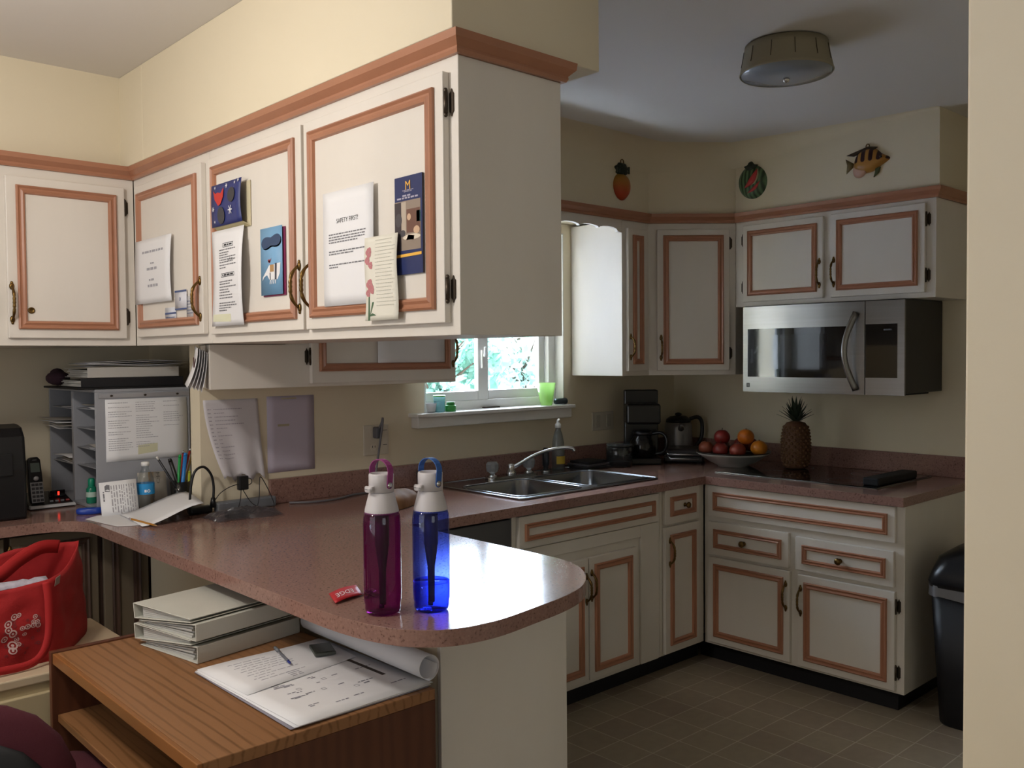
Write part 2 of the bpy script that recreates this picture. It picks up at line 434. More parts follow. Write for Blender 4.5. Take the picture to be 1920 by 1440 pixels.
struct(MB().box(1.23, 1.35, -2.0, .468, 0, ZC), 'wall_doorway_side', M['wall'], bevel=.004)
wq = MB(); wq.box(-1.6, -1.1, -2.1, -2.0, 0, ZC); wq.box(.5, 1.23, -2.1, -2.0, 0, ZC); wq.box(-1.1, .5, -2.1, -2.0, 0, .95); wq.box(-1.1, .5, -2.1, -2.0, 2.05, ZC)
struct(wq, 'wall_behind', M['wall'])
w3 = thing('fill_window', None, None, (-.3, -2.05, .95)); w3['kind'] = 'structure'  # unseen window added behind the camera to brighten the sides facing it
f = MB(); f.box(-1.1, -1.05, -2.08, -2.02, .95, 2.05); f.box(.45, .5, -2.08, -2.02, .95, 2.05); f.box(-1.05, .45, -2.08, -2.02, .95, 1.0); f.box(-1.05, .45, -2.08, -2.02, 2.0, 2.05)
f.build('window_frame', M['white'], w3, bevel=.004)
MB().box(-1.05, .45, -2.052, -2.048, 1.0, 2.0).build('window_pane', M['pane'], w3)
wl = MB()
wl.box(-1.7, -1.6, -2.0, 1.05, 0, ZC); wl.box(-1.7, -1.6, 3.05, 4.28, 0, ZC); wl.box(-1.7, -1.6, 1.05, 3.05, 0, .7); wl.box(-1.7, -1.6, 1.05, 3.05, 2.15, ZC)
struct(wl, 'wall_dining_window_side', M['wall'])
# soffits
sp = MB(); sp.box(1.272, 1.753, 1.563, 3.34, 2.222, ZC)
sp.box(1.272, 1.466, 3.34, 3.60, 2.222, ZC)
struct(sp, 'wall_soffit_peninsula', M['wall'], bevel=.003)
struct(MB().box(-1.6, 1.466, 3.565, 4.28, 2.222, ZC), 'wall_soffit_nook', M['wall'])
sk = MB(); sk.prism([(1.753, 3.34), (1.753, 2.985), (3.721, 2.985), (4.058, 2.685), (4.058, 1.655), (4.40, 1.655), (4.40, 3.34)], 2.19, ZC)
struct(sk, 'wall_soffit_kitchen', M['wall'])
# rounded plaster cove where the kitchen soffit meets the ceiling
def cove(r): return [(0.0, ZC - r)] + [(r - r * cos(a), ZC - r + r * sin(a)) for a in [pi/2 * i/8 for i in range(1, 9)]] + [(0.0, ZC)]
cpath = [(1.753, 2.985), (2.8, 2.985), (3.721, 2.985), (4.058, 2.685), (4.058, 2.3), (4.058, 1.95), (4.058, 1.66)]
cv = MB().sweep(cpath, [cove(r) for r in (.13, .13, .13, .11, .07, .03, .012)])
keep = [i for i, f_ in enumerate(cv.f) if len(f_) == 4 and (i % 10) < 8]   # only the curved strip shows
cv.f = [cv.f[i] for i in keep]; cv.mi = [0]*len(keep); cv.sm = [True]*len(keep)
struct(cv, 'trim_1', M['wall'])
# crown mouldings: profile (out, z)
CR = [(0, 2.176), (.010, 2.176), (.014, 2.184), (.013, 2.190), (.020, 2.197), (.028, 2.205), (.030, 2.222), (0, 2.222)]
struct(MB().sweep([(-1.6, 3.524), (1.304, 3.524), (1.304, 1.583), (1.632, 1.583), (1.632, 2.985), (3.721, 2.985), (4.058, 2.685), (4.058, 1.667), (4.40, 1.667)], CR), 'trim_2', M['trim'])

# kitchen window
w = thing('window_1', None, None, (2.99, 3.42, 1.236)); w['kind'] = 'structure'; del_l = None
f = MB()
f.box(2.53, 2.56, 3.40, 3.47, 1.236, 2.14); f.box(3.40, 3.455, 3.40, 3.47, 1.236, 2.14)
f.box(2.56, 3.40, 3.40, 3.47, 1.236, 1.285); f.box(2.56, 3.40, 3.40, 3.47, 2.10, 2.14)
f.build('window_frame', M['white'], w, bevel=.004)
def sash(x0, x1, y0, y1, wl_, wr, bot):
    s_ = MB(); s_.box(x0, x0 + wl_, y0, y1, 1.285, 2.10); s_.box(x1 - wr, x1, y0, y1, 1.285, 2.10)
    s_.box(x0 + wl_, x1 - wr, y0, y1, 1.285, 1.285 + bot); s_.box(x0 + wl_, x1 - wr, y0, y1, 2.06, 2.10)
    o = s_.build('window_sash', M['white'], w, bevel=.003)
    MB().box(x0 + wl_ - .003, x1 - wr + .003, (y0+y1)/2 - .002, (y0+y1)/2 + .002, 1.283 + bot, 2.063).build('window_pane', M['pane'], o)
    return o
sl = sash(2.56, 2.975, 3.40, 3.428, .03, .065, .045)
sash(2.96, 3.40, 3.432, 3.46, .045, .04, .045)
l = MB(); l.box(2.925, 2.95, 3.385, 3.40, 1.44, 1.53); l.tube([(2.937, 3.385, 1.50), (2.925, 3.365, 1.515), (2.918, 3.355, 1.545)], .006)
l.build('window_latch', M['white'], sl, bevel=.003)
sb = MB(); sb.box(2.44, 3.47, 3.27, 3.40, 1.225, 1.243); sb.box(2.455, 3.455, 3.285, 3.34, 1.176, 1.225)
sb.build('window_sill', M['sill'], w, bevel=.004)
r = MB(); r.box(2.53, 2.536, 3.34, 3.40, 1.243, 2.14); r.box(3.449, 3.455, 3.34, 3.40, 1.243, 2.14); r.box(2.53, 3.455, 3.34, 3.40, 2.134, 2.14)
r.build('window_jamb', M['sill'], w)
# dining window (out of the picture, the room's main daylight)
w2 = thing('window_2', None, None, (-1.65, 2.05, .7)); w2['kind'] = 'structure'
f = MB(); f.box(-1.68, -1.62, 1.05, 1.1, .7, 2.15); f.box(-1.68, -1.62, 3.0, 3.05, .7, 2.15); f.box(-1.68, -1.62, 1.1, 3.0, .7, .75); f.box(-1.68, -1.62, 1.1, 3.0, 2.10, 2.15); f.box(-1.68, -1.62, 2.03, 2.07, .75, 2.10)
f.build('window_frame', M['white'], w2, bevel=.004)
for y0, y1 in ((1.1, 2.03), (2.07, 3.0)): MB().box(-1.652, -1.648, y0, y1, .75, 2.10).build('window_pane', M['pane'], w2)

t = thing('pendant_lamp', 'pendant lamp with open cone shade hanging from the dining ceiling', 'lamp', (.0, 2.15, 2.3))
MB().lathe([(.06, ZC), (.06, ZC - .02), (.02, ZC - .03)], (.0, 2.15, 0), 20).build('ceiling_rose', M['brass'], t)
MB().tube([(.0, 2.15, ZC - .02), (.0, 2.15, 2.36)], .006).build('stem', M['brass'], t)
MB().lathe([(.02, 2.37), (.035, 2.35), (.035, 2.325), (.02, 2.32)], (.0, 2.15, 0), 16).build('socket', M['brass'], t)

# ---------------- outside: ground and trees seen through the kitchen window
M['bounce_ground'] = mat('pale_bounce_ground', '#A6A7AE', .9, var=.1, vscale=1.5)  # pale grey made up to bounce more, cooler light onto the kitchen ceiling
M['leaf'] = mat('tree_leaves', '#A4CBBB', .7, var=.2, vscale=3)  # overexposed haze is put into both leaf colours
M['leaf2'] = mat('hazed_tree_leaves', '#C4DCD2', .7, var=.2, vscale=3)
M['bark'] = mat('bark', '#6A5B4C', .9)
struct(MB().box(-20, 40, 5, 45, -.5, -.45), 'ground', M['bounce_ground'])
rng = random.Random(5)
def tree(x, y, h, rad, leaf, label):
    t = thing('leafy_tree', label, 'tree', (x, y, -.45), group='trees outside the kitchen window')
    b = MB(); b.tube([(x, y, -.45), (x + .1, y, h * .35), (x - .05, y + .1, h * .75)], [.09, .07, .03], 10)
    for k in range(6):
        a = rng.uniform(0, 2*pi); b.tube([(x + .05, y, h * (.3 + .06 * k)), (x + cos(a) * rad * .7, y + sin(a) * rad * .7, h * (.5 + .06 * k))], [.03, .01], 6)
    b.build('tree_trunk', M['bark'], t)
    c = MB()
    blobs = [(x + rng.uniform(-.6, .6) * rad, y + rng.uniform(-.6, .6) * rad, h * rng.uniform(.3, .9), rad * rng.uniform(.3, .55)) for _ in range(16)]
    for bx, by, bz, br in blobs:
        for _ in range(150):
            d = Vector((rng.gauss(0, 1), rng.gauss(0, 1), rng.gauss(0, 1))).normalized() * br * rng.uniform(.6, 1.05)
            p = Vector((bx, by, bz)) + d; a = Vector((rng.uniform(-1, 1), rng.uniform(-1, 1), rng.uniform(-1, 1))).normalized()
            q = a.orthogonal().normalized(); s_ = rng.uniform(.07, .14)
            c.add([p - a*s_, p + q*s_*.55, p + a*s_, p - q*s_*.55], [(0, 1, 2, 3)])
    c.build('tree_crown', leaf, t, fix=False)
tree(8.2, 10.6, 2.3, 1.1, M['leaf'], 'green leafy tree beyond the left window pane')
tree(12.2, 12.9, 2.6, 1.4, M['leaf2'], 'leafy tree with haze-paled green beyond the right window pane')
tree(12.6, 17.5, 3.2, 1.8, M['leaf'], 'taller leafy tree farther back outside the kitchen window')
# ================================================================ CABINETS
def pull(F, u, zc, base, parent, h=.0575, name='pull_handle'):
    b = MB(); pts = []; rs = []
    for i in range(25):
        t = i / 24; z = zc - h + 2*h*t; e = abs(2*t - 1)
        o = base + .004 + .026 * (1 - e**3.2)
        r = .0042 + .0018 * max(0, 1 - abs(e - .55) / .25) - .001 * (e < .3)
        if e < .36: r = .0038 + .0022 * abs(sin(t * 9 * pi))
        pts.append(F(u, z, o)); rs.append(r)
    b.tube(pts, rs, 8)
    R = Matrix((F.u, F.n, Vector((0, 0, 1)))).transposed()
    for s_ in (-1, 1):
        b.ell(F(u, zc + s_*h, base + .002), (.0085, .005, .013), 12, R)
        b.ell(F(u, zc + s_*(h + .012), base + .002), (.005, .0035, .006), 8, R)
    return b.build(name, M['brass'], parent)

def knob(F, u, z, base, parent):
    b = MB(); Mx = Matrix.Translation(F(u, z, base)) @ Matrix((F.u, Vector((0, 0, 1)), F.n)).transposed().to_4x4()
    b.lathe([(.010, 0), (.009, .003), (.0055, .006), (.0055, .013), (.013, .018), (.0155, .023), (.013, .028), (.006, .031), (.0001, .032)], M=Mx, n=18)
    return b.build('knob', M['brass'], parent)

def hinge(F, u, z, parent, side=1, base=0.0):
    b = MB()
    pr = [(-.5, -.020), (-.2, -.024), (0, -.031), (.2, -.024), (.5, -.020), (.5, .020), (.2, .024), (0, .031), (-.2, .024), (-.5, .020)]
    b.prism([(u + side*.011 + .014*p[0], z + p[1]) for p in pr], base, base + .003, fn=lambda x, y, o: F(x, y, o))
    b.tube([F(u + side*.002, z - .024, base + .012), F(u + side*.002, z + .024, base + .012)], .0052, 8)
    b.ell(F(u + side*.002, z + .027, base + .012), (.005, .005, .006), 8); b.ell(F(u + side*.002, z - .027, base + .012), (.005, .005, .006), 8)
    return b.build('hinge', M['dkmetal'], parent)

def front(F, u0, u1, z0, z1, parent, name='door', th=.019, inset=.031, tw=.030, handle=None, hh=.0575, kn=None, hinges=None, hz=None, base=0.0, bot=None):
    b = MB(); b.fbox(F, u0, u1, z0, z1, base, base + th)
    d = b.build(name, M['paint'], parent, bevel=.0025)
    MB().ring(F, u0 + inset, u1 - inset, z0 + (bot or inset), z1 - inset, tw, base + th).build(name + '_trim', M['trim'], d)
    if handle: pull(F, handle[0], handle[1], base + th, d, hh)
    if kn: knob(F, kn[0], kn[1], base + th, d)
    if hinges:
        for z in (hz or (z0 + .085, z1 - .07)): hinge(F, u1 if hinges == 'R' else u0, z, d, 1 if hinges == 'R' else -1)
    return d

# ---- peninsula wall cupboards (face -X), u = -y
FP = Face(1.304, 0, -1, 0)
t = thing('upper_cabinet', 'cream upper cabinet over the peninsula with two doors covered in cards and papers', 'cabinet', (1.45, 2.2, 1.551))
b = MB(); b.prism([(1.304, 1.583), (1.632, 1.583), (1.632, 2.984), (1.632, 3.335), (1.46, 3.335), (1.304, 2.860)] if False else [(1.304, 1.583), (1.632, 1.583), (1.632, 2.858), (1.304, 2.858)], 1.551, 2.176)
b.build('cabinet_body', M['paint'], t, bevel=.002)
front(FP, -2.228, -1.615, 1.579, 2.143, t, handle=(-2.199, 1.698), hinges='R', hz=(1.655, 2.073))
front(FP, -2.832, -2.243, 1.579, 2.143, t, handle=(-2.258, 1.698))
t = thing('upper_cabinet', 'cream corner upper cabinet with one door, white sheet and small calling cards on it', 'cabinet', (1.45, 3.2, 1.551))
b = MB(); b.prism([(1.304, 2.860), (1.632, 2.860), (1.632, 3.335), (1.462, 3.335), (1.462, 3.524), (1.304, 3.524)], 1.551, 2.176)
b.build('cabinet_body', M['paint'], t, bevel=.002)
front(FP, -3.466, -2.887, 1.582, 2.143, t, handle=(-2.905, 1.698))
# ---- nook wall cupboard (faces -Y)
FN = Face(0, 3.524, 0, -1)
t = thing('upper_cabinet', 'cream upper cabinet at the far left with a bare door and small round lock', 'cabinet', (.9, 3.9, 1.551))
MB().box(.15, 1.302, 3.524, 4.27, 1.551, 2.176).build('cabinet_body', M['paint'], t, bevel=.002)
d = front(FN, .860, 1.262, 1.578, 2.142, t, handle=(.872, 1.70), hinges='R', hz=(1.66, 2.07))
front(FN, .40, .80, 1.578, 2.142, t, handle=(.788, 1.70))
Mx = Matrix.Translation(FN(.933, 1.675, .019)) @ Matrix((FN.u, Vector((0, 0, 1)), FN.n)).transposed().to_4x4()
MB().lathe([(.0115, 0), (.0115, .003), (.008, .0045), (.0075, .0035), (.0001, .0035)], M=Mx, n=18).build('lock', M['brass'], d)
# ---- cupboard on the window wall, left of the window
FW = Face(0, 2.985, 0, -1)
t = thing('upper_cabinet', 'cream cabinet hung lower behind the peninsula cabinets, left of the window', 'cabinet', (1.9, 3.15, 1.393))
b = MB(); b.prism([(1.348, 2.985), (2.430, 2.985), (2.430, 3.335), (1.470, 3.335)], 1.393, 1.549); b.box(1.636, 2.430, 2.985, 3.335, 1.549, 2.176)
b.build('cabinet_body', M['paint'], t, bevel=.002)
front(FW, 1.732, 2.414, 1.405, 2.14, t, handle=(2.400, 1.53), hinges='L', hz=(1.505, 2.06), bot=.044)
# ---- scalloped board above the window
b = MB(); pl = [(2.432, 2.176), (2.432, 2.112), (2.47, 2.116), (2.52, 2.124)]
for k in range(7):
    x0 = 2.52 + k * .1365
    for i in range(1, 7): a = pi * i / 6; pl.append((x0 + .06825 - .06825 * cos(a), 2.122 + .014 * sin(a)))
pl += [(3.48, 2.115), (3.508, 2.112), (3.508, 2.176)]
b.prism(list(reversed(pl)), 0, .019, fn=lambda x, z, o: Vector((x, 2.985 + o, z)))
b.build('valance_board', M['paint'], label='cream scalloped wooden valance board above the window', cat='valance')
# ---- right of the window + diagonal corner
t = thing('upper_cabinet', 'tall cream corner cabinet with a narrow door and an angled door, right of the window', 'cabinet', (3.85, 3.0, 1.393))
b = MB(); b.prism([(3.510, 3.335), (3.510, 2.985), (3.721, 2.985), (4.058, 2.685), (4.395, 2.685), (4.395, 3.335)], 1.393, 2.176)
b.build('cabinet_body', M['paint'], t, bevel=.002)
front(FW, 3.537, 3.686, 1.418, 2.138, t, handle=(3.552, 1.54), hh=.05, inset=.034, tw=.028)
FD = Face(3.721, 2.985, -.665, -.747); FD.u = Vector((.747, -.665, 0))
front(FD, .041, .415, 1.417, 2.143, t, handle=(.060, 1.535), hh=.05, hinges='R', hz=(1.505, 2.072))
# ---- above the microwave
FR = Face(4.058, 0, -1, 0)
t = thing('upper_cabinet', 'short wide two-door cream cabinet above the microwave', 'cabinet', (4.2, 2.17, 1.742))
MB().box(4.058, 4.395, 1.667, 2.683, 1.742, 2.176).build('cabinet_body', M['paint'], t, bevel=.002)
front(FR, -2.630, -2.189, 1.765, 2.153, t, handle=(-2.206, 1.883), hh=.055, inset=.030, tw=.027, hinges='L', hz=(1.84, 2.08))
front(FR, -2.149, -1.708, 1.765, 2.155, t, handle=(-2.133, 1.883), hh=.055, inset=.030, tw=.027, hinges='R', hz=(1.84, 2.085))

# ---- base cabinets, sink run (faces -Y)
FS = Face(0, 2.605, 0, -1)
t = thing('base_cabinet', 'cream sink base cabinet with long false front and two doors', 'cabinet', (2.95, 2.95, 0))
MB().box(2.394, 3.318, 2.605, 3.33, .10, .740).box(2.394, 3.318, 2.605, 2.665, .740, .875).build('cabinet_body', M['paint'], t, bevel=.002)
MB().box(2.394, 3.318, 2.68, 3.33, 0, .10).build('toe_kick', M['toe'], t)
MB().fbox(FS, 3.172, 3.296, .104, .735, 0, .012).fbox(FS, 2.42, 3.172, .682, .735, 0, .012).build('front_rail', M['paint'], t, bevel=.003)
front(FS, 2.417, 3.292, .739, .868, t, name='false_drawer_front', inset=.030, tw=.020)
front(FS, 2.500, 2.816, .121, .645, t, handle=(2.803, .515), hh=.052)
front(FS, 2.822, 3.132, .121, .645, t, handle=(2.835, .525), hh=.052)
t = thing('base_cabinet', 'narrow cream base cabinet in the corner with small drawer over tall thin door', 'cabinet', (3.49, 2.95, 0))
MB().box(3.320, 3.663, 2.605, 2.67, .10, .875).box(3.420, 3.663, 2.67, 3.33, .10, .875).build('cabinet_body', M['paint'], t, bevel=.002)
MB().box(3.320, 3.72, 2.68, 3.33, 0, .10).build('toe_kick', M['toe'], t)
front(FS, 3.339, 3.606, .713, .876, t, name='drawer', inset=.036, tw=.024, kn=(3.488, .793))
front(FS, 3.339, 3.606, .110, .701, t, inset=.036, tw=.027, handle=(3.372, .583), hh=.053)
# dishwasher
t = thing('dishwasher', 'dark stainless dishwasher under the counter left of the sink cabinet', 'dishwasher', (2.13, 2.9, 0))
MB().box(1.885, 2.388, 2.62, 3.3, .02, .87).build('dishwasher_body', M['blackm'], t)
MB().box(1.89, 2.385, 2.595, 2.62, .11, .865).build('dishwasher_door', mat('brushed_dark_steel', '#6C6E76', .3, metal=.9), t, bevel=.004)
# ---- base cabinets, range run (faces -X)
FB = Face(3.665, 0, -1, 0)
t = thing('base_cabinet', 'cream base cabinet under the cooktop with long panel, two drawers, two doors', 'cabinet', (4.0, 2.1, 0))
MB().box(3.665, 4.395, 1.622, 2.60, .097, .875).build('cabinet_body', M['paint'], t, bevel=.003)
MB().box(3.74, 4.395, 1.68, 2.68, 0, .10).build('toe_kick', M['toe'], t)
front(FB, -2.568, -1.655, .722, .872, t, name='false_drawer_front', inset=.031, tw=.022)
front(FB, -2.568, -2.138, .539, .697, t, name='drawer', inset=.034, tw=.022, kn=(-2.367, .615))
front(FB, -2.103, -1.660, .539, .688, t, name='drawer', inset=.033, tw=.022, kn=(-1.892, .612))
front(FB, -2.566, -2.131, .113, .526, t, inset=.031, tw=.028, handle=(-2.150, .412), hh=.053)
front(FB, -2.092, -1.655, .111, .521, t, inset=.031, tw=.028, handle=(-2.077, .405), hh=.053, hinges='R', hz=(.187, .46))

# ---- peninsula base: half wall with painted end board
t = thing('peninsula_base', 'cream half wall with pale painted end board carrying the peninsula counter', 'half wall', (1.6, 2.5, 0))
MB().box(1.368, 1.80, 1.762, 3.335, 0, .875).box(1.368, 1.464, 3.335, 3.60, 0, .875).build('wall_body', M['wall'], t)
MB().box(1.366, 1.812, 1.748, 1.762, 0, .875).build('end_board', M['paint'], t, bevel=.002)
# ---- nook base cupboards in dark wood, under the left counter
FL = Face(0, 3.62, 0, -1)
t = thing('base_cabinet', 'dark brown base cupboard with raised frames in the shade under the left counter', 'cabinet', (.8, 3.9, 0))
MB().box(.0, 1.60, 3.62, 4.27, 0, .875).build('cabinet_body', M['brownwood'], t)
for u0, u1 in ((.42, .85), (.87, 1.17), (1.19, 1.36)):
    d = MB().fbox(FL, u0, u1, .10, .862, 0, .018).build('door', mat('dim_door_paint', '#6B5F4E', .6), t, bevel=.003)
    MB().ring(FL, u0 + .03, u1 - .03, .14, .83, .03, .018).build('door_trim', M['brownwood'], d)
pull(FL, .868, .76, .018, t)

# ================================================================ COUNTERTOP
fil = [(1.09 - .16 + .16 * sin(a), 3.55 - .16 + .16 * cos(a)) for a in [pi/2 * i/8 for i in range(9)]]
near = crom([(1.092, 1.86), (1.098, 1.76), (1.115, 1.665), (1.150, 1.582), (1.222, 1.520), (1.33, 1.500), (1.46, 1.515), (1.60, 1.540), (1.70, 1.580), (1.785, 1.650), (1.845, 1.735), (1.870, 1.82), (1.875, 1.92)], 5)
outer = [(-.6, 3.55)] + fil + [tuple(p) for p in near] + [(1.875, 2.57), (3.630, 2.57), (3.630, 1.614), (4.398, 1.614), (4.398, 3.338), (1.464, 3.338), (1.464, 3.428), (1.638, 3.428), (1.638, 4.278), (-.6, 4.278)]
SX0, SX1, SY0, SY1 = 2.535, 3.385, 2.70, 3.135
hole = [(SX0, SY0), (SX0, SY1), (SX1, SY1), (SX1, SY0)]
b = MB(); b.prism(outer, .876, .914, holes=[hole])
ct = b.build('countertop', M['lam'], org=(0, 0, 0), label='mauve brown speckled laminate countertop with rounded peninsula end', cat='countertop', bevel=.003)
bs = MB(); bs.box(1.742, 4.398, 3.318, 3.338, .914, 1.014); bs.box(4.378, 4.398, 1.64, 3.318, .914, 1.014)
bs.build('backsplash', M['lam'], ct, bevel=.003)

# ================================================================ SINK AND TAP
t = thing('kitchen_sink', 'double bowl stainless steel sink set in the counter under the window', 'sink', (2.96, 2.92, .914))
b = MB()
def rr(x0, x1, y0, y1, r, n=6):
    o = []
    for cx_, cy_, a0 in ((x1-r, y1-r, 0), (x0+r, y1-r, pi/2), (x0+r, y0+r, pi), (x1-r, y0+r, 3*pi/2)):
        for i in range(n + 1): a = a0 + pi/2*i/n; o.append((cx_ + r*cos(a), cy_ + r*sin(a)))
    return o
RX0, RX1, RY0, RY1 = 2.512, 3.408, 2.672, 3.270
bowls = [(2.545, 2.935, 2.71, 3.115), (2.975, 3.375, 2.71, 3.115)]
rim = MB(); rim.prism(rr(RX0, RX1, RY0, RY1, .03), .9145, .9195, holes=[list(reversed(rr(x0, x1, y0, y1, .05))) for x0, x1, y0, y1 in bowls])
# raised outer lip
lo = rr(RX0, RX1, RY0, RY1, .03)
rim.tube([(x, y, .9185) for x, y in lo], .0045, 6, closed=True)
rim.build('sink_rim', M['sinksteel'], t)
for x0, x1, y0, y1 in bowls:
    L = [rr(x0, x1, y0, y1, .05), rr(x0+.002, x1-.002, y0+.002, y1-.002, .05), rr(x0+.014, x1-.014, y0+.014, y1-.014, .05), rr(x0+.05, x1-.05, y0+.05, y1-.05, .04)]
    zs = [.9195, .913, .775, .760]; n = len(L[0]); vs = [(x, y, z) for l, z in zip(L, zs) for x, y in l]; cx_, cy_ = (x0+x1)/2, (y0+y1)/2
    vs.append((cx_, cy_, .755)); fs = []
    for j in range(3):
        for i in range(n): k = (i+1) % n; fs.append((j*n+i, j*n+k, (j+1)*n+k, (j+1)*n+i))
    for i in range(n): fs.append((3*n+i, 3*n+(i+1) % n, 4*n))
    bb = MB().add(vs, fs, True); o = bb.build('sink_bowl', M['sinksteel'], t)
    MB().tube([(x, y, .9205) for x, y in L[0]], .0035, 6, closed=True).build('bowl_lip', M['sinksteel'], o)
    MB().lathe([(.045, .757), (.045, .762), (.030, .762), (.026, .758), (.0001, .758)], (cx_, cy_, 0), 20).build('sink_drain', M['chrome'], o)
# tap
t = thing('faucet', 'chrome kitchen faucet with long spout and two clear knobs behind the sink', 'faucet', (2.95, 3.20, .9195))
b = MB(); b.prism(rr(2.79, 3.11, 3.175, 3.235, .028), .9198, .930); b.lathe([(.024, .928), (.024, .945), (.018, .955), (.018, .975), (.012, .982), (.0001, .984)], (2.945, 3.205, 0), 20)
b.build('faucet_base', M['chrome'], t, bevel=.003)
sp_ = crom([(2.945, 3.205, .960), (2.98, 3.175, .985), (3.03, 3.13, 1.022), (3.085, 3.08, 1.047), (3.135, 3.035, 1.057), (3.165, 3.008, 1.053), (3.172, 3.001, 1.040)], 6)
MB().tube(sp_, [.0095 - .0015*min(1, i/20) for i in range(len(sp_))], 10).build('spout', M['chrome'], t)
M['crystal'] = clear('crystal_knob', '#E6EEF2', rough=.05, diff=.35, dcol='#DDE4EA')
for x in (2.826, 3.064):
    k = MB().lathe([(.024, .9295), (.024, .936), (.012, .940), (.012, .950)], (x, 3.205, 0), 16).build('tap_stem', M['chrome'], t)
    kb = MB(); prof = [(.014, .948), (.026, .956), (.030, .972), (.030, .990), (.022, 1.002), (.0001, 1.004)]
    kb.lathe(prof, (x, 3.205, 0), 10, smooth=False); kb.build('crystal_knob', M['crystal'], k)
t = thing('spray_hose', 'black sprayer standing upright at the back of the sink', 'sprayer', (3.19, 3.20, .9195))
MB().lathe([(.020, .9195), (.020, .928), (.013, .934), (.013, .948), (.017, .955), (.018, 1.0), (.015, 1.03), (.010, 1.04), (.0001, 1.04)], (3.19, 3.215, 0), 16).build('sprayer_body', M['black'], t)
MB().lathe([(.022, .9195), (.022, .926), (.0135, .930)], (3.19, 3.215, 0), 16).build('sprayer_collar', M['chrome'], t)
# soap bottle
t = thing('soap_bottle', 'clear pump bottle with yellow label at the back right of the sink', 'bottle', (3.30, 3.235, .9195))
MB().lathe([(.030, .920), (.033, .924), (.034, .99), (.030, 1.06), (.022, 1.10), (.014, 1.122), (.013, 1.136)], (3.30, 3.235, 0), 20).build('bottle_body', clear('soap_plastic', '#D8DEE0', rough=.08, diff=.25, dcol='#B8BEC2'), t)
MB().lathe([(.0155, 1.132), (.0155, 1.152), (.008, 1.155), (.006, 1.172), (.0001, 1.173)], (3.30, 3.235, 0), 16).tube([(3.30, 3.235, 1.168), (3.285, 3.215, 1.176), (3.262, 3.195, 1.170)], .006, 8).build('pump', M['white'], t)
lb = MB(); lb.lathe([(.0345, .95), (.0345, .99)], (3.30, 3.235, 0), 24); lb.f = lb.f[:24]; lb.mi = lb.mi[:24]; lb.sm = lb.sm[:24]
lb.v = lb.v; lb.f = [f_ for i, f_ in enumerate(lb.f) if 14 <= i <= 20]; lb.mi = [0]*len(lb.f); lb.sm = [True]*len(lb.f)
lb.build('bottle_label', mat('yellow_label', '#C9A83A', .5), t)
# drinking glass by the sink
MB().lathe([(.0001, .915), (.024, .915), (.029, .985), (.0275, .985), (.0225, .918), (.0001, .918)], (2.47, 3.28, 0), 20).build('small_tumbler', clear('tumbler_plastic', '#E6E8EE', diff=.2, dcol='#B0A8B0'), label='small clear tumbler on the counter left of the faucet', cat='glass')
# ================================================================ PAPERS AND CARDS ON THE CUPBOARD DOORS
def bent(F, u0, u1, z0, z1, o=.004, bow=0., curl=0., skew=0., shape=None):
    """paper hung on a vertical face: returns P(u,v) with v from bottom to top, u left to right (0..1)"""
    def P(u, v):
        du = shape(v) if shape else 0.
        out = o + bow * sin(pi * v) * (.3 + .7 * u) + curl * (1 - v) ** 2
        return F(u0 + (u1 - u0) * u + du + skew * (1 - v), z0 + (z1 - z0) * v, out)
    return P

def sheet(name, P, m, parent=None, nu=6, nv=10, th=.0006, **k):
    return MB().grid(P, nu, nv, th=-th).build(name, m, parent, **k)

def on(P, F=None, lift=.0012):
    """2-D (0..1) -> slightly in front of the sheet"""
    def fn(x, y):
        e = .01; p = P(x, y); a = P(min(x + e, 1.2), y) - P(x - e, y); b = P(x, y + e) - P(x, y - e)
        n = a.cross(b).normalized(); return p + n * lift
    return fn
def sized(P, w, h, lift=.0012):
    f_ = on(P, lift=lift); return lambda x, y: f_(x / w, y / h)

PO = .019   # paint face of a door
FPd = Face(1.304 - .0191, 0, -1, 0)     # door faces of the peninsula cupboards
# safety sheet
P = bent(FPd, -2.110, -1.875, 1.636, 1.932, o=.0115, bow=.002)
t = sheet('safety_notice', P, M['paper'], label='white sheet headed SAFETY FIRST on the door nearest the camera', cat='paper')
w_, h_ = .235, .296; fn = sized(P, w_, h_); b = MB(); letters(b, 'SAFETY FIRST!', .0165, fn, w_*.5, h_*.735); b.build('printed_heading', M['inkdk'], t, fix=False)
rg = random.Random(3); b = MB()
for y in (.625, .60, .578, .555): lines(b, fn, w_*.12, w_*.86, h_*y, .0032, rg, end=w_*(.86 if y > .56 else .7))
for y in (.475, .453): lines(b, fn, w_*.12, w_*.86, h_*y, .0032, rg, end=w_*(.84 if y > .46 else .62))
for y in (.36, .337): lines(b, fn, w_*.12, w_*.86, h_*y, .0032, rg, end=w_*(.84 if y > .35 else .3))
b.build('printed_text', M['ink'], t, fix=False)
# blue brochure with letter M
M['navy'] = mat('navy_print', '#25305E', .35); M['maize'] = mat('maize_print', '#E8B24A', .4)
P = bent(FPd, -1.794, -1.686, 1.697, 1.927, o=.006)
t = MB().fbox(FPd, -1.794, -1.686, 1.697, 1.927, .0015, .006).build('brochure', mat('brochure_edge', '#3A3A44', .5), label='navy blue folded brochure with a yellow M and a photo', cat='brochure')
w_, h_ = .108, .230; fn = sized(P, w_, h_, .0005)
b = MB(); poly(b, fn, [(0, 0), (w_, 0), (w_, h_), (0, h_)]); b.build('cover', M['navy'], t, fix=False)
fn = sized(P, w_, h_, .0009)
b = MB(); poly(b, fn, [(0, h_*.245), (w_*.94, h_*.245), (w_*.94, h_*.75), (0, h_*.75)]); c = b.build('cover_photo', mat('cover_photo_wall', '#8E7F72', .4), t, fix=False)
fn = sized(P, w_, h_, .0012)
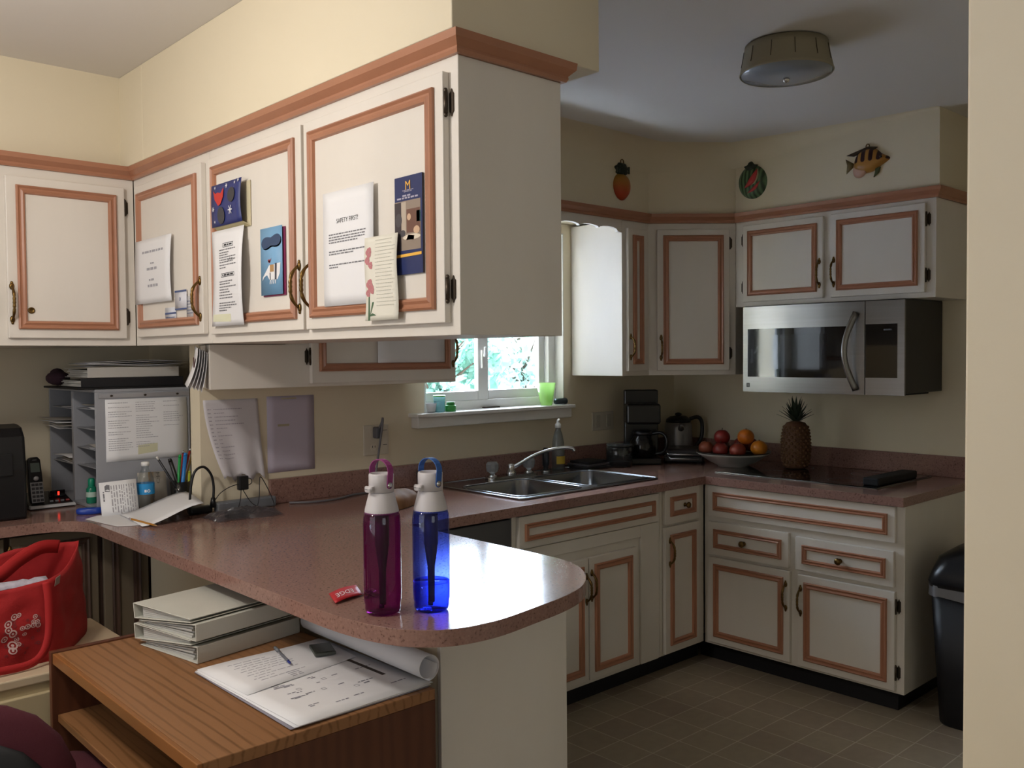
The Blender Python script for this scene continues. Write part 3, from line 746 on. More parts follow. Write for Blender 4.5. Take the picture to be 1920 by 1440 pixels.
def pp(nm, col, pts): b = MB(); poly(b, fn, [(x*w_, y*h_) for x, y in pts]); return b.build(nm, mat(nm + '_print', col, .4), c, fix=False)
pp('photo_panel', '#3A3238', [(0, .245), (.24, .245), (.24, .74), (0, .74)]); pp('photo_column', '#B5A898', [(.25, .40), (.42, .40), (.42, .74), (.25, .74)])
pp('photo_shelf', '#6B4A3E', [(.44, .42), (.92, .42), (.92, .66), (.44, .66)]); pp('photo_window', '#3E6A70', [(.80, .52), (.94, .52), (.94, .63), (.80, .63)])
fn = sized(P, w_, h_, .0015)
b = MB(); disc(b, fn, w_*.62, h_*.375, w_*.32, h_*.03); b.build('photo_table', mat('table_print', '#D8CDBA', .4), c, fix=False)
b = MB(); disc(b, fn, w_*.15, h_*.56, w_*.12, h_*.07); disc(b, fn, w_*.30, h_*.42, w_*.1, h_*.035); b.build('photo_chair', mat('chair_print', '#4A474C', .4), c, fix=False)
b = MB(); disc(b, fn, w_*.53, h_*.58, w_*.07, h_*.035); disc(b, fn, w_*.80, h_*.44, w_*.11, h_*.04); b.build('photo_people', mat('people_print', '#C9A98C', .4), c, fix=False)
b = MB(); poly(b, fn, [(w_*.42, h_*.35), (w_*.7, h_*.345), (w_*.72, h_*.385), (w_*.5, h_*.40)]); b.build('photo_plate', mat('plate_print', '#C8643A', .4), c, fix=False)
b = MB(); poly(b, fn, [(0, h_*.175), (w_*.97, h_*.185), (w_*.97, h_*.215), (0, h_*.205)]); b.build('yellow_stripe', M['maize'], t, fix=False)
b = MB(); letters(b, 'M', .030, fn, w_*.5, h_*.90); b.build('letter_mark', M['maize'], t, fix=False)
b = MB(); rg = random.Random(9); lines(b, fn, w_*.3, w_*.7, h_*.855, .0018, rg); lines(b, fn, w_*.36, w_*.64, h_*.842, .0018, rg); lines(b, fn, w_*.3, w_*.64, h_*.802, .004, rg); lines(b, fn, w_*.1, w_*.86, h_*.778, .004, rg)
b.build('printed_text', mat('pale_print', '#A9A6B8', .5), t, fix=False)
# handwritten note with pink flowers
P = bent(FPd, -1.912, -1.772, 1.592, 1.797, o=.014, bow=.005, curl=.002, shape=lambda v: .008 * sin(v * 5) * (1 - v))
t = sheet('letter_note', P, mat('cream_note_paper', '#DCD9CC', .75), nv=16, label='cream handwritten note with red flowers and green stems down its left side', cat='note')
w_, h_ = .14, .205; fn = sized(P, w_, h_); b = MB(); rg = random.Random(4)
for k in range(19): lines(b, fn, w_*.34, w_*.95, h_*(.95 - k*.043), .0016, rg, end=w_*rg.uniform(.8, .95))
b.build('handwriting', mat('pencil_marks', '#BBB9AE', .8), t, fix=False)
b = MB()
for cx_, cy_, r_ in ((.14, .82, .016), (.10, .72, .014), (.2, .66, .012), (.14, .43, .018), (.20, .37, .014), (.08, .33, .012)):
    for k in range(6): a = k * pi / 3; disc(b, fn, w_*cx_ + r_*.45*cos(a), h_*cy_ + r_*.45*sin(a), r_*(.42 if k % 2 else .3), n=8)
b.build('printed_flowers', mat('pink_print', '#B8787C', .7), t, fix=False)
b = MB(); poly(b, fn, [(w_*.10, h_*.0), (w_*.16, h_*.0), (w_*.13, h_*.30), (w_*.09, h_*.30)]); poly(b, fn, [(w_*.14, h_*.02), (w_*.26, h_*.22), (w_*.2, h_*.22)]); poly(b, fn, [(w_*.12, h_*.05), (w_*.34, h_*.06), (w_*.22, h_*.09)])
b.build('printed_stems', mat('green_print', '#4F6A4E', .7), t, fix=False)
# rules list on the middle door
P = bent(FPd, -2.782, -2.560, 1.603, 1.902, o=.0125, bow=.022, curl=-.0, shape=lambda v: .028 * sin(pi * (1 - v)) ** 1.2 * .9 - .01 * (1 - v))
t = sheet('house_list', P, M['paper'], nu=8, nv=16, label='white printed list bulging off the middle door, two boxed headings', cat='paper')
w_, h_ = .222, .299; fn = sized(P, w_, h_); b = MB(); rg = random.Random(6)
for y in (.785, .755, .73, .705, .68, .655, .625, .597, .455, .43, .40, .372, .345, .315, .287, .235, .21, .185, .16): lines(b, fn, w_*.24, w_*.84, h_*y, .0034, rg, end=w_*rg.uniform(.45, .86))
b.build('printed_text', M['ink'], t, fix=False)
b = MB()
for x0, x1, y0, y1 in ((.36, .70, .81, .855), (.30, .76, .50, .54)):
    for a0, a1, c0, c1 in ((x0, x1, y0, y0+.006), (x0, x1, y1-.006, y1), (x0, x0+.008, y0, y1), (x1-.008, x1, y0, y1)): poly(b, fn, [(a0*w_, c0*h_), (a1*w_, c0*h_), (a1*w_, c1*h_), (a0*w_, c1*h_)])
    lines(b, fn, w_*(x0+.04), w_*(x1-.04), h_*(y0+y1)/2, .005, rg)
letters(b, 'to 9 person', .012, fn, w_*.66, h_*.675); b.build('boxed_headings', M['inkdk'], t, fix=False)
b = MB(); poly(b, fn, [(w_*.04, h_*.05), (w_*.62, h_*.04), (w_*.62, h_*.12), (w_*.04, h_*.125)]); b.build('highlighter_mark', mat('highlighter', '#DCDCC0', .8), t, fix=False)
# dark blue star card
M['deepblue'] = mat('deep_blue_card', '#2C3570', .45)
P = bent(FPd, -2.757, -2.552, 1.912, 2.042, o=.022, bow=.006)
t = MB().fbox(FPd, -2.750, -2.536, 1.898, 2.034, .0015, .0035).build('greeting_card', mat('card_cream', '#C9BFA0', .6), label='dark blue winter card with red heart shape and white snowflakes', cat='card')
MB().grid(P, 6, 8, th=-.0012).build('card_front', M['deepblue'], t)
MB().hexa([FPd(-2.750, 1.898, .003), FPd(-2.536, 1.898, .003), FPd(-2.536, 1.9, .003), FPd(-2.750, 1.9, .003), FPd(-2.750, 1.913, .021), FPd(-2.556, 1.913, .021), FPd(-2.556, 1.914, .021), FPd(-2.750, 1.914, .021)]).build('card_fold', mat('card_inside', '#B7AC86', .6), t)
w_, h_ = .205, .130; fn = sized(P, w_, h_, .0042)
b = MB(); poly(b, fn, [(w_*.10, h_*.86), (w_*.18, h_*.78), (w_*.26, h_*.80), (w_*.36, h_*.76), (w_*.46, h_*.88), (w_*.45, h_*.66), (w_*.36, h_*.50), (w_*.28, h_*.48), (w_*.16, h_*.64)]); b.build('red_bird_shape', mat('red_print', '#C2342F', .5), t, fix=False)
b = MB(); disc(b, fn, w_*.72, h_*.66, w_*.12, h_*.17); disc(b, fn, w_*.36, h_*.24, w_*.12, h_*.2); b.build('dark_shapes', mat('dark_olive_print', '#3A3A40', .5), t, fix=False)
b = MB()
for cx_, cy_, r_ in ((.68, .32, .014), (.10, .42, .008), (.55, .9, .008), (.82, .92, .005), (.93, .95, .006), (.14, .12, .005), (.16, .92, .005)):
    for k in range(3):
        a = k * pi / 3; dx, dy = cos(a) * r_, sin(a) * r_; nx, ny = -sin(a) * r_ * .12, cos(a) * r_ * .12
        poly(b, fn, [(w_*cx_ - dx - nx, h_*cy_ - dy - ny), (w_*cx_ + dx - nx, h_*cy_ + dy - ny), (w_*cx_ + dx + nx, h_*cy_ + dy + ny), (w_*cx_ - dx + nx, h_*cy_ - dy + ny)])
b.build('snowflakes', M['paper'], t, fix=False)
# light blue card
P = bent(FPd, -2.466, -2.338, 1.684, 1.878, o=.008)
t = MB().fbox(FPd, -2.462, -2.330, 1.680, 1.874, .0015, .004).build('greeting_card', mat('magenta_card_back', '#7C2A50', .5), label='light blue card with dark cloud and white striped animal figure', cat='card')
MB().grid(P, 2, 2, th=-.0012).build('card_front', mat('sky_blue_card', '#79A8CE', .5), t)
w_, h_ = .128, .194; fn = sized(P, w_, h_); f2 = sized(P, w_, h_, .0018)
b = MB(); pts = []
for i in range(28):
    a = 2*pi*i/28; rx = .40*(1 + .12*abs(cos(a))) - .06*abs(sin(a))**4; pts.append((w_*(.50 + rx*cos(a)), h_*(.79 + (.115 - .035*abs(sin(a))**6)*sin(a)*(.75 + .45*abs(cos(a))) + .02*cos(a))))
poly(b, fn, [(x + .004, y - .004) for x, y in pts]); b.build('cloud_rim', M['paper'], t, fix=False)
b = MB(); poly(b, f2, pts); b.build('dark_cloud', mat('slate_print', '#34496A', .5), t, fix=False)
b = MB(); poly(b, f2, [(w_*.40, h_*.44), (w_*.92, h_*.46), (w_*.88, h_*.30), (w_*.78, h_*.22), (w_*.42, h_*.22), (w_*.30, h_*.30), (w_*.16, h_*.27), (w_*.08, h_*.22), (w_*.10, h_*.27), (w_*.26, h_*.36)])
for x in (.42, .50, .58, .66): poly(b, f2, [(w_*x, h_*.16), (w_*(x+.03), h_*.16), (w_*(x+.06), h_*.23), (w_*(x+.02), h_*.23)])
b.build('white_figure', M['paper'], t, fix=False)
f2 = sized(P, w_, h_, .0022)
b = MB(); poly(b, f2, [(w_*.44, h_*.34), (w_*.62, h_*.34), (w_*.62, h_*.445), (w_*.44, h_*.445)]); b.build('tan_patch', mat('tan_print', '#B08A5C', .5), t, fix=False)
b = MB(); poly(b, f2, [(w_*.66, h_*.22), (w_*.74, h_*.22), (w_*.76, h_*.46), (w_*.67, h_*.46)]); poly(b, f2, [(w_*.43, h_*.22), (w_*.47, h_*.22), (w_*.47, h_*.33), (w_*.43, h_*.33)]); b.build('dark_stripes', mat('stripe_print', '#3A3E4C', .5), t, fix=False)
b = MB(); poly(b, f2, [(w_*.36, h_*.50), (w_*.44, h_*.47), (w_*.52, h_*.55), (w_*.46, h_*.52)]); poly(b, f2, [(w_*.34, h_*.52), (w_*.40, h_*.47), (w_*.46, h_*.50), (w_*.42, h_*.53)]); b.build('red_hat_shape', mat('brick_print', '#A03A3C', .5), t, fix=False)
# white sheet + calling cards on the corner door
P = bent(FPd, -3.436, -3.103, 1.702, 1.933, o=.0115, bow=.006, skew=-.008)
t = sheet('notice_sheet', P, M['paper'], label='white sheet with a few centred lines taped to the corner door', cat='paper')
w_, h_ = .333, .231; fn = sized(P, w_, h_); b = MB(); rg = random.Random(8)
for y, x0, x1, hh in ((.80, .22, .80, .008), (.615, .46, .56, .006), (.53, .36, .64, .009), (.36, .42, .56, .007), (.27, .38, .66, .009)): lines(b, fn, w_*x0, w_*x1, h_*y, hh, rg)
b.build('printed_text', mat('faint_ink', '#A6A6AE', .8), t, fix=False)
FPc = Face(1.304 - .0192, 0, -1, 0)
for nm, u0, u1, z0, z1, col, lab in (('calling_card', -3.100, -3.003, 1.668, 1.735, '#D5D6DE', 'white calling card with navy edges beside the corner door handle'),
                                ('calling_card', -3.194, -3.098, 1.637, 1.680, '#CFD3DC', 'white calling card with a blue band, lowest left on the corner door'),
                                ('calling_card', -3.012, -2.948, 1.640, 1.712, '#CFCFD2', 'pale calling card half hidden behind the corner door handle')):
    P = bent(FPc, u0, u1, z0, z1, o=.0018 if u0 != -3.1 else .0045)
    t = sheet(nm, P, mat('card_stock', col, .6), nu=1, nv=1, label=lab, cat='card', group='calling cards on the corner door')
    w_, h_ = u1-u0, z1-z0; fn = sized(P, w_, h_); b = MB()
    if u0 == -3.1: poly(b, fn, [(0, h_*.90), (w_, h_*.90), (w_, h_), (0, h_)]); poly(b, fn, [(0, 0), (w_, 0), (w_, h_*.08), (0, h_*.08)]); disc(b, fn, w_*.45, h_*.55, .006, r0=.6)
    elif u0 < -3.1: poly(b, fn, [(0, h_*.45), (w_, h_*.45), (w_, h_*.6), (0, h_*.6)]); lines(b, fn, .005, w_*.9, h_*.2, .003, rg)
    else:
        for k in range(5): lines(b, fn, .005, w_*.9, h_*(.2 + .14*k), .002, rg)
    b.build('printed_text', mat('navy_ink', '#4A5A86', .6), t, fix=False)
# sheet on the lower cupboard by the window
P = bent(Face(0, 2.985 - .0191, 0, -1), 2.017, 2.347, 1.478, 1.70, o=.0115)
t = sheet('taped_sheet', P, M['paper'], label='white sheet taped on the low cabinet door left of the window', cat='paper')

# ================================================================ ON THE WALLS
# hanging ragged sheet and lilac sheet on the window wall
FWw = Face(0, 3.34, 0, -1)
def rag(u, v):
    x = 1.478 + (1.702 - 1.478) * u + .07 * (1 - v) ** 1.6 * (1 - u) + .018 * (1 - v) * u
    z = 1.035 + (1.341 - 1.035) * v + (1 - v) ** 6 * (.012 * sin(u * 17) + .004 * sin(u * 43))
    return FWw(x, z, .002 + .03 * (1 - v) ** 2 * (.4 + .6 * sin(u * 6 + 1) ** 2))
t = sheet('wall_sheet', rag, mat('greyed_paper', '#CFCBCF', .8), nu=18, nv=18, label='wrinkled white list with curled torn bottom hanging on the wall above the chargers', cat='paper')
fn = on(rag); b = MB(); rg = random.Random(12)
for k in range(14):
    y = .88 - k*.048
    lines(b, fn, .06, .12, y, .012, rg); lines(b, fn, .17, .9, y, .010, rg, end=.17 + rg.uniform(.15, .7) * (1 if k < 6 else .4))
b.build('printed_text', mat('soft_ink', '#A09AA4', .8), t, fix=False)
P = bent(FWw, 1.742, 1.956, 1.038, 1.346, o=.0015)
t = sheet('wall_sheet', P, mat('lilac_paper', '#BDB5C4', .8), label='plain lilac sheet taped flat to the wall left of the outlet', cat='paper')
fn = on(P); b = MB(); poly(b, fn, [(.3, .955), (.62, .955), (.62, .975), (.3, .975)]); poly(b, fn, [(.22, .60), (.46, .60), (.46, .63), (.22, .63)]); b.build('tape_marks', mat('tape_yellow', '#B0A68C', .6), t, fix=False)
# papers hung on the cabinet side / wall end
FE = Face(1.347, 2.986, -.944, .329)
t = thing('mail_bundle', 'bundle of white papers hanging at the wall corner under the corner cabinet', 'papers', (1.45, 3.36, 1.40))
for k in range(5):
    def Pm(u, v, k=k): return FE(-.155 + .125*u + .004*k, 1.395 + .135*v + .004*k - .01*u, .003 + .008*k + .02*(1-v)**2 * (1 + .2*k))
    MB().grid(Pm, 4, 6, th=-.0006).build('hung_paper', M['paper'], t)
MB().fbox(FE, -.075, -.040, 1.47, 1.505, .0445, .046).build('stamp', mat('dark_red_print', '#4A2426', .6), t)

# outlet with plugged cord
t = thing('wall_outlet', 'double gang wall outlet plate left of the window with a plug in it', 'outlet', (2.262, 3.335, 1.07))
b = MB().fbox(FWw, 2.196, 2.327, 1.070, 1.203, 0, .006); b.build('cover_plate', mat('ivory_plate', '#CFC6B4', .45), t, bevel=.003)
b = MB()
for z in (1.105, 1.165): b.prism([(2.246 + .017*cos(a)*.95, z + .017*max(-.8, min(.8, sin(a)))) for a in [2*pi*i/20 for i in range(20)]], .006, .0075, fn=lambda x, y, o: FWw(x, y, o))
b.build('socket', mat('ivory_socket', '#D8D0BE', .4), t)
b = MB()
for z in (1.105,):
    for x in (2.239, 2.252): b.fbox(FWw, x, x + .0025, z - .002, z + .007, .0072, .0082)
b.fbox(FWw, 2.296, 2.318, 1.176, 1.178, .006, .007).fbox(FWw, 2.296, 2.318, 1.112, 1.114, .006, .007); b.build('slots', M['blackm'], t)
t = thing('extension_lead', 'grey power lead plugged into the outlet and running left along the backsplash', 'cord', (2.25, 3.3, .914))
b = MB(); b.fbox(FWw, 2.240, 2.270, 1.145, 1.195, .0085, .040); b.build('plug', mat('grey_rubber', '#5C5B60', .5), t, bevel=.006)
pts = crom([(2.255, 3.31, 1.18), (2.262, 3.292, 1.215), (2.268, 3.292, 1.235), (2.262, 3.288, 1.20), (2.250, 3.296, 1.10), (2.238, 3.300, 1.02), (2.225, 3.298, .935), (2.19, 3.285, .9195), (2.10, 3.27, .9195), (1.98, 3.22, .9195), (1.87, 3.23, .9195), (1.80, 3.275, .9195)], 6)
b = MB().tube(pts, .0048, 8); b.build('cable', mat('grey_cable', '#6A686C', .5), t)
# switch plate right of the window
t = thing('wall_switch', 'double wall switch plate between the window and the coffee maker', 'switch', (3.755, 3.335, 1.087))
MB().fbox(FWw, 3.668, 3.845, 1.087, 1.188, 0, .006).build('cover_plate', mat('ivory_plate_b', '#C9C2B2', .45), t, bevel=.003)
for x in (3.712, 3.80): MB().fbox(FWw, x - .017, x + .017, 1.104, 1.171, .006, .009).build('rocker', mat('ivory_rocker', '#BDB7A8', .4), t, bevel=.002)

# ================================================================ WALL PLAQUES ON THE KITCHEN SOFFIT
def relief(name, F, cx_, cz_, outline, depth, m, parent, n=6, base=0.):
    """domed ceramic relief from an outline (list of (x,z) around 0,0)"""
    b = MB(); vs = []; N = len(outline)
    for j in range(n + 1):
        k = 1 - (j / n); h = depth * math.sqrt(max(0, 1 - k ** 2.2))
        for x, z in outline: vs.append(F(cx_ + x * k, cz_ + z * k, base + .0015 + h))
    for x, z in outline: vs.append(F(cx_ + x, cz_ + z, base))
    fs = []
    for j in range(n):
        for i in range(N): q = (i + 1) % N; fs.append((j*N + i, j*N + q, (j+1)*N + q, (j+1)*N + i))
    L = (n + 1) * N
    for i in range(N): q = (i + 1) % N; fs.append((L + i, L + q, q, i))
    fs.append(tuple(reversed([L + i for i in range(N)])))
    b.add(vs, fs, True); return b.build(name, m, parent)
def oval(rx, rz, n=28, p=1.): return [(rx*cos(a), rz*sin(a)) for a in [2*pi*i/n for i in range(n)]]
# pineapple plaque
t = thing('pineapple_plaque', 'small orange pineapple wall plaque with dark leaves, on the kitchen soffit', 'wall plaque', (3.507, 2.98, 2.273))
mo = mat('orange_glaze', '#A85A22', .4); nt = mo.node_tree; bb = nt.nodes['Principled BSDF']; tc = nt.nodes.new('ShaderNodeTexCoord'); sp_ = nt.nodes.new('ShaderNodeSeparateXYZ'); cr = nt.nodes.new('ShaderNodeValToRGB')
nt.links.new(tc.outputs['Generated'], sp_.inputs[0]); nt.links.new(sp_.outputs['Z'], cr.inputs[0]); nt.links.new(cr.outputs[0], bb.inputs['Base Color'])
cr.color_ramp.elements[0].color = C('#B0401E'); cr.color_ramp.elements[0].position = .25; cr.color_ramp.elements[1].color = C('#A88232'); cr.color_ramp.elements[1].position = .95
relief('fruit_body', FW, 3.507, 2.340, [(x * (1 + .06 * (z / .068)), z) for x, z in oval(.062, .068)], .028, mo, t)
lf = relief('leaf_crown', FW, 3.507, 2.425, [(.048*cos(a)*(1 + .14*sin(7*a)), .030*sin(a)*(1 + .2*abs(sin(4*a)))) for a in [2*pi*i/36 for i in range(36)]], .022, mat('dark_leaf_glaze', '#24302E', .4), t)
b = MB()
for k in range(6): b.fbox(FW, 3.507 - .05 + .018*k, 3.507 - .046 + .018*k, 2.405, 2.43 + .01*(k % 2), .012, .019)
b.build('leaf_ridge', mat('leaf_ridge_glaze', '#3A4A44', .4), lf)
MB().tube([FW(3.507 + .011*cos(a), 2.462 + .013*sin(a), .006) for a in [2*pi*i/12 for i in range(12)]], .003, 6, closed=True).build('hanging_ring', M['brass'], t)
# watermelon plaque (faces -X): u = -y
t = thing('watermelon_plaque', 'striped green watermelon wall plaque with a red cut wedge', 'wall plaque', (4.05, 2.582, 2.283))
mg = mat('melon_glaze', '#3C5A3A', .4); nt = mg.node_tree; bb = nt.nodes['Principled BSDF']; tc = nt.nodes.new('ShaderNodeTexCoord'); wv = nt.nodes.new('ShaderNodeTexWave'); cr = nt.nodes.new('ShaderNodeValToRGB')
wv.bands_direction = 'Y'; wv.inputs['Scale'].default_value = 14; wv.inputs['Distortion'].default_value = 3
nt.links.new(tc.outputs['Object'], wv.inputs[0]); nt.links.new(wv.outputs['Fac'], cr.inputs[0]); nt.links.new(cr.outputs[0], bb.inputs['Base Color'])
cr.color_ramp.elements[0].color = C('#1E3220'); cr.color_ramp.elements[1].color = C('#5E7E58')
relief('melon_body', FR, -2.582, 2.372, [(x, z - .05 * x) for x, z in oval(.083, .085)], .034, mg, t)
relief('leaf_cluster', FR, -2.585, 2.445, [(.035*cos(a)*(1 + .2*sin(5*a)), .024*sin(a)*(1 + .25*cos(4*a))) for a in [2*pi*i/30 for i in range(30)]], .018, mat('melon_leaf_glaze', '#1F2A22', .5), t, base=.012)
def wedge(c0, c1, r0, th0, th1, n=10):
    o = [(c0 + r0*cos(th0 + (th1-th0)*i/n), c1 + r0*1.35*sin(th0 + (th1-th0)*i/n)) for i in range(n+1)]; return o
def lens(x0, z0, x1, z1, bulge, n=10):
    dx, dz = x1-x0, z1-z0; L_ = math.hypot(dx, dz); nx, nz = dz/L_, -dx/L_; o = []
    for i in range(n+1): t_ = i/n; o.append((x0+dx*t_ + nx*bulge*sin(pi*t_), z0+dz*t_ + nz*bulge*sin(pi*t_)))
    for i in range(1, n): t_ = 1-i/n; o.append((x0+dx*t_ - nx*bulge*.15*sin(pi*t_), z0+dz*t_ - nz*bulge*.15*sin(pi*t_)))
    return o
rd = mat('melon_red_glaze', '#B8383A', .4); rind = mat('melon_rind_glaze', '#A8A880', .5)
def shift(o): mx_ = sum(p[0] for p in o)/len(o); mz_ = sum(p[1] for p in o)/len(o); return mx_, mz_, [(a - mx_, b_ - mz_) for a, b_ in o]
mx_, mz_, o_ = shift(lens(-2.614, 2.336, -2.535, 2.432, .040)); relief('rind', FR, mx_, mz_, o_, .010, rind, t, base=.026)
mx_, mz_, o_ = shift(lens(-2.612, 2.340, -2.537, 2.430, .032)); relief('red_flesh', FR, mx_, mz_, o_, .010, rd, t, base=.031)
mx_, mz_, o_ = shift(lens(-2.602, 2.312, -2.520, 2.372, .020)); relief('red_flesh', FR, mx_, mz_, o_, .010, rd, t, base=.022)
# fish plaque (head to the right)
t = thing('fish_plaque', 'orange tropical fish wall plaque with dark stripes above the microwave cabinet', 'wall plaque', (4.05, 1.97, 2.303))
mf = mat('fish_glaze', '#A87C34', .35); nt = mf.node_tree; bb = nt.nodes['Principled BSDF']; tc = nt.nodes.new('ShaderNodeTexCoord'); wv = nt.nodes.new('ShaderNodeTexWave'); cr = nt.nodes.new('ShaderNodeValToRGB')
wv.bands_direction = 'Y'; wv.inputs['Scale'].default_value = 8.5; wv.inputs['Distortion'].default_value = 1.5; wv.inputs['Detail'].default_value = 1
sp_ = nt.nodes.new('ShaderNodeSeparateXYZ'); nt.links.new(tc.outputs['Generated'], sp_.inputs[0])
mr = nt.nodes.new('ShaderNodeMapRange'); mr.inputs[1].default_value = .38; mr.inputs[2].default_value = .5; nt.links.new(sp_.outputs['Z'], mr.inputs[0])
ml = nt.nodes.new('ShaderNodeMath'); ml.operation = 'MULTIPLY'; nt.links.new(tc.outputs['Object'], wv.inputs[0]); nt.links.new(wv.outputs['Fac'], ml.inputs[0]); nt.links.new(mr.outputs[0], ml.inputs[1])
nt.links.new(ml.outputs[0], cr.inputs[0]); nt.links.new(cr.outputs[0], bb.inputs['Base Color'])
cr.color_ramp.elements[0].color = C('#B07E3A'); cr.color_ramp.elements[0].position = .3; cr.color_ramp.elements[1].color = C('#2E1420'); cr.color_ramp.elements[1].position = .55
body = crom([(-.072, .0, 0), (-.055, .042, 0), (-.015, .062, 0), (.030, .058, 0), (.062, .030, 0), (.100, .004, 0), (.062, -.022, 0), (.02, -.045, 0), (-.03, -.048, 0), (-.066, -.03, 0)], 4, closed=True)
relief('fish_body', FR, -1.972, 2.375, [(p.x, p.y) for p in body], .030, mf, t)
bl = crom([(-.066, -.012, 0), (-.02, -.022, 0), (-.01, -.05, 0), (-.04, -.068, 0), (-.068, -.052, 0)], 4, closed=True)
relief('belly_fin', FR, -1.972, 2.375, [(p.x, p.y) for p in bl], .014, mat('fish_belly_glaze', '#C29A86', .35), t, base=.008)
tl = [(-.072, .004), (-.112, .030), (-.104, .0), (-.108, -.040), (-.075, -.014)]
mx_ = sum(p[0] for p in tl)/5; mz_ = sum(p[1] for p in tl)/5
relief('tail_fin', FR, -1.972 + mx_, 2.375 + mz_, [(a - mx_, b_ - mz_) for a, b_ in tl], .010, mat('fish_tail_glaze', '#6A5A34', .45), t, n=3)
df = [(-.070, .036), (-.105, .044), (-.066, .054), (.0, .070), (.045, .062), (.03, .052), (-.02, .055), (-.055, .040)]
b = MB(); b.prism([(-1.972 + x, 2.375 + z) for x, z in df], .0, .012, fn=lambda x, y, o: FR(x, y, o)); b.build('dorsal_fin', mat('fish_fin_glaze', '#3A2C1C', .45), t, bevel=.002)
b = MB(); b.prism([(-1.972 + x, 2.375 + z) for x, z in ((.035, -.036), (.058, -.03), (.050, -.055), (.026, -.074), (.034, -.05))], .0, .012, fn=lambda x, y, o: FR(x, y, o)); b.build('pectoral_fin', mat('fish_green_glaze', '#4A5434', .45), t, bevel=.002)
MB().ell(FR(-1.972 + .066, 2.375 + .012, .022), (.006, .006, .006), 10).build('eye', M['black'], t)
MB().tube([FR(-1.975 + .008*cos(a), 2.447 + .010*sin(a), .006) for a in [2*pi*i/12 for i in range(12)]], .0022, 6, closed=True).build('hanging_ring', M['brass'], t)

# ================================================================ CEILING LIGHT
t = thing('ceiling_light', 'round flush ceiling light with tapered pleated shade, switched off', 'ceiling light', (2.847, 1.680, 2.47))
MB().lathe([(.060, ZC), (.060, ZC - .012), (.1, ZC - .014)], (2.847, 1.68, 0), 28).build('mounting_plate', M['dkmetal'], t)
b = MB(); n = 48; vs = []
prof = [(.139, ZC - .004), (.142, ZC - .03), (.148, ZC - .06), (.155, ZC - .092), (.158, ZC - .098), (.155, ZC - .102)]
b.lathe(prof, (2.847, 1.68, 0), 48); b.f = [f_ for f_ in b.f if len(f_) == 4]; b.mi = [0]*len(b.f); b.sm = [True]*len(b.f)
sh = b.build('lamp_shade', mat('linen_shade', '#9A937F', .8, bump=.3, bscale=180), t); so = sh.modifiers.new('s', 'SOLIDIFY'); so.thickness = .002
b = MB()
for k in range(12):
    a = 2*pi*k/12 + .2; d_ = Vector((cos(a), sin(a), 0)); c_ = Vector((2.847, 1.68, 0))
    b.tube([c_ + d_*.1425 + Vector((0, 0, ZC - .022)), c_ + d_*.1475 + Vector((0, 0, ZC - .052)), c_ + d_*.152 + Vector((0, 0, ZC - .075))], .0012, 5)
b.build('shade_seam', M['dkmetal'], sh)
MB().lathe([(.153, ZC - .094), (.150, ZC - .101), (.09, ZC - .112), (.0001, ZC - .116)], (2.847, 1.68, 0), 40).build('glass_diffuser', mat('frosted_glass', '#8C949E', .25, coat=.4), t)
MB().lathe([(.010, ZC - .113), (.012, ZC - .120), (.008, ZC - .128), (.0001, ZC - .131)], (2.847, 1.68, 0), 16).build('finial', M['chrome'], t)
# ================================================================ LEFT COUNTER (nook desk)
ZT = .9142
# black rounded appliance
t = thing('black_console', 'tall black plastic box with rounded top edge at the far left of the counter', 'electronics', (.80, 3.83, ZT))
b = MB(); pr = [(3.67, ZT), (4.02, ZT), (4.02, 1.215), (3.97, 1.245), (3.78, 1.262), (3.71, 1.25), (3.68, 1.22), (3.665, 1.1)]
b.prism(pr, .60, .948, fn=lambda y, z, x: Vector((x, y, z))); b.build('console_body', M['black'], t, bevel=.012, seg=3)
MB().box(.70, .90, 3.655, 3.668, 1.08, 1.16).build('console_slot', M['blackm'], t, bevel=.003)
# phone: base + handset
t = thing('cordless_phone', 'black and silver cordless phone standing in its answering machine base', 'phone', (1.09, 3.93, ZT))
b = MB(); b.hexa([(1.005, 3.855, ZT), (1.172, 3.855, ZT), (1.172, 4.02, ZT), (1.005, 4.02, ZT), (1.010, 3.862, .930), (1.168, 3.862, .930), (1.168, 4.02, .965), (1.010, 4.02, .965)])
base_ = b.build('phone_base', M['black'], t, bevel=.006)
MB().hexa([(1.003, 3.852, ZT + .004), (1.174, 3.852, ZT + .004), (1.174, 3.875, ZT + .004), (1.003, 3.875, ZT + .004), (1.006, 3.856, ZT + .015), (1.171, 3.856, ZT + .015), (1.171, 3.88, ZT + .017), (1.006, 3.88, ZT + .017)]).build('silver_edge', mat('silver_plastic', '#B9BABD', .35), base_, bevel=.003)
MB().box(1.095, 1.155, 3.93, 3.945, .947, .975).build('display_housing', M['glassblk'], base_, bevel=.003)
MB().box(1.126, 1.132, 3.927, 3.930, .955, .969).build('red_digit', mat('led_red', '#FF3020', .5, emis='#FF2A1C', estr=3), base_)
for k in range(4): MB().box(1.085 + .02*k, 1.097 + .02*k, 3.885, 3.893, .936, .9415).build('base_button', mat('red_button', '#B04A48', .5) if k == 3 else M['ink'], base_)
HM = Matrix.Translation((1.040, 3.895, .932)) @ Matrix.Rotation(radians(-14), 4, 'X') @ Matrix.Rotation(radians(6), 4, 'Z')
HM2 = lambda x, y, z: HM @ Vector((x, z, y))
b = MB(); b.prism([(-.024, 0), (.024, 0), (.027, .05), (.026, .12), (.024, .175), (.016, .186), (-.016, .186), (-.024, .175), (-.026, .12), (-.027, .05)], -.012, .013, fn=lambda x, y, o: HM @ Vector((x, o, y)))
h = b.build('handset', M['black'], t, bevel=.005)
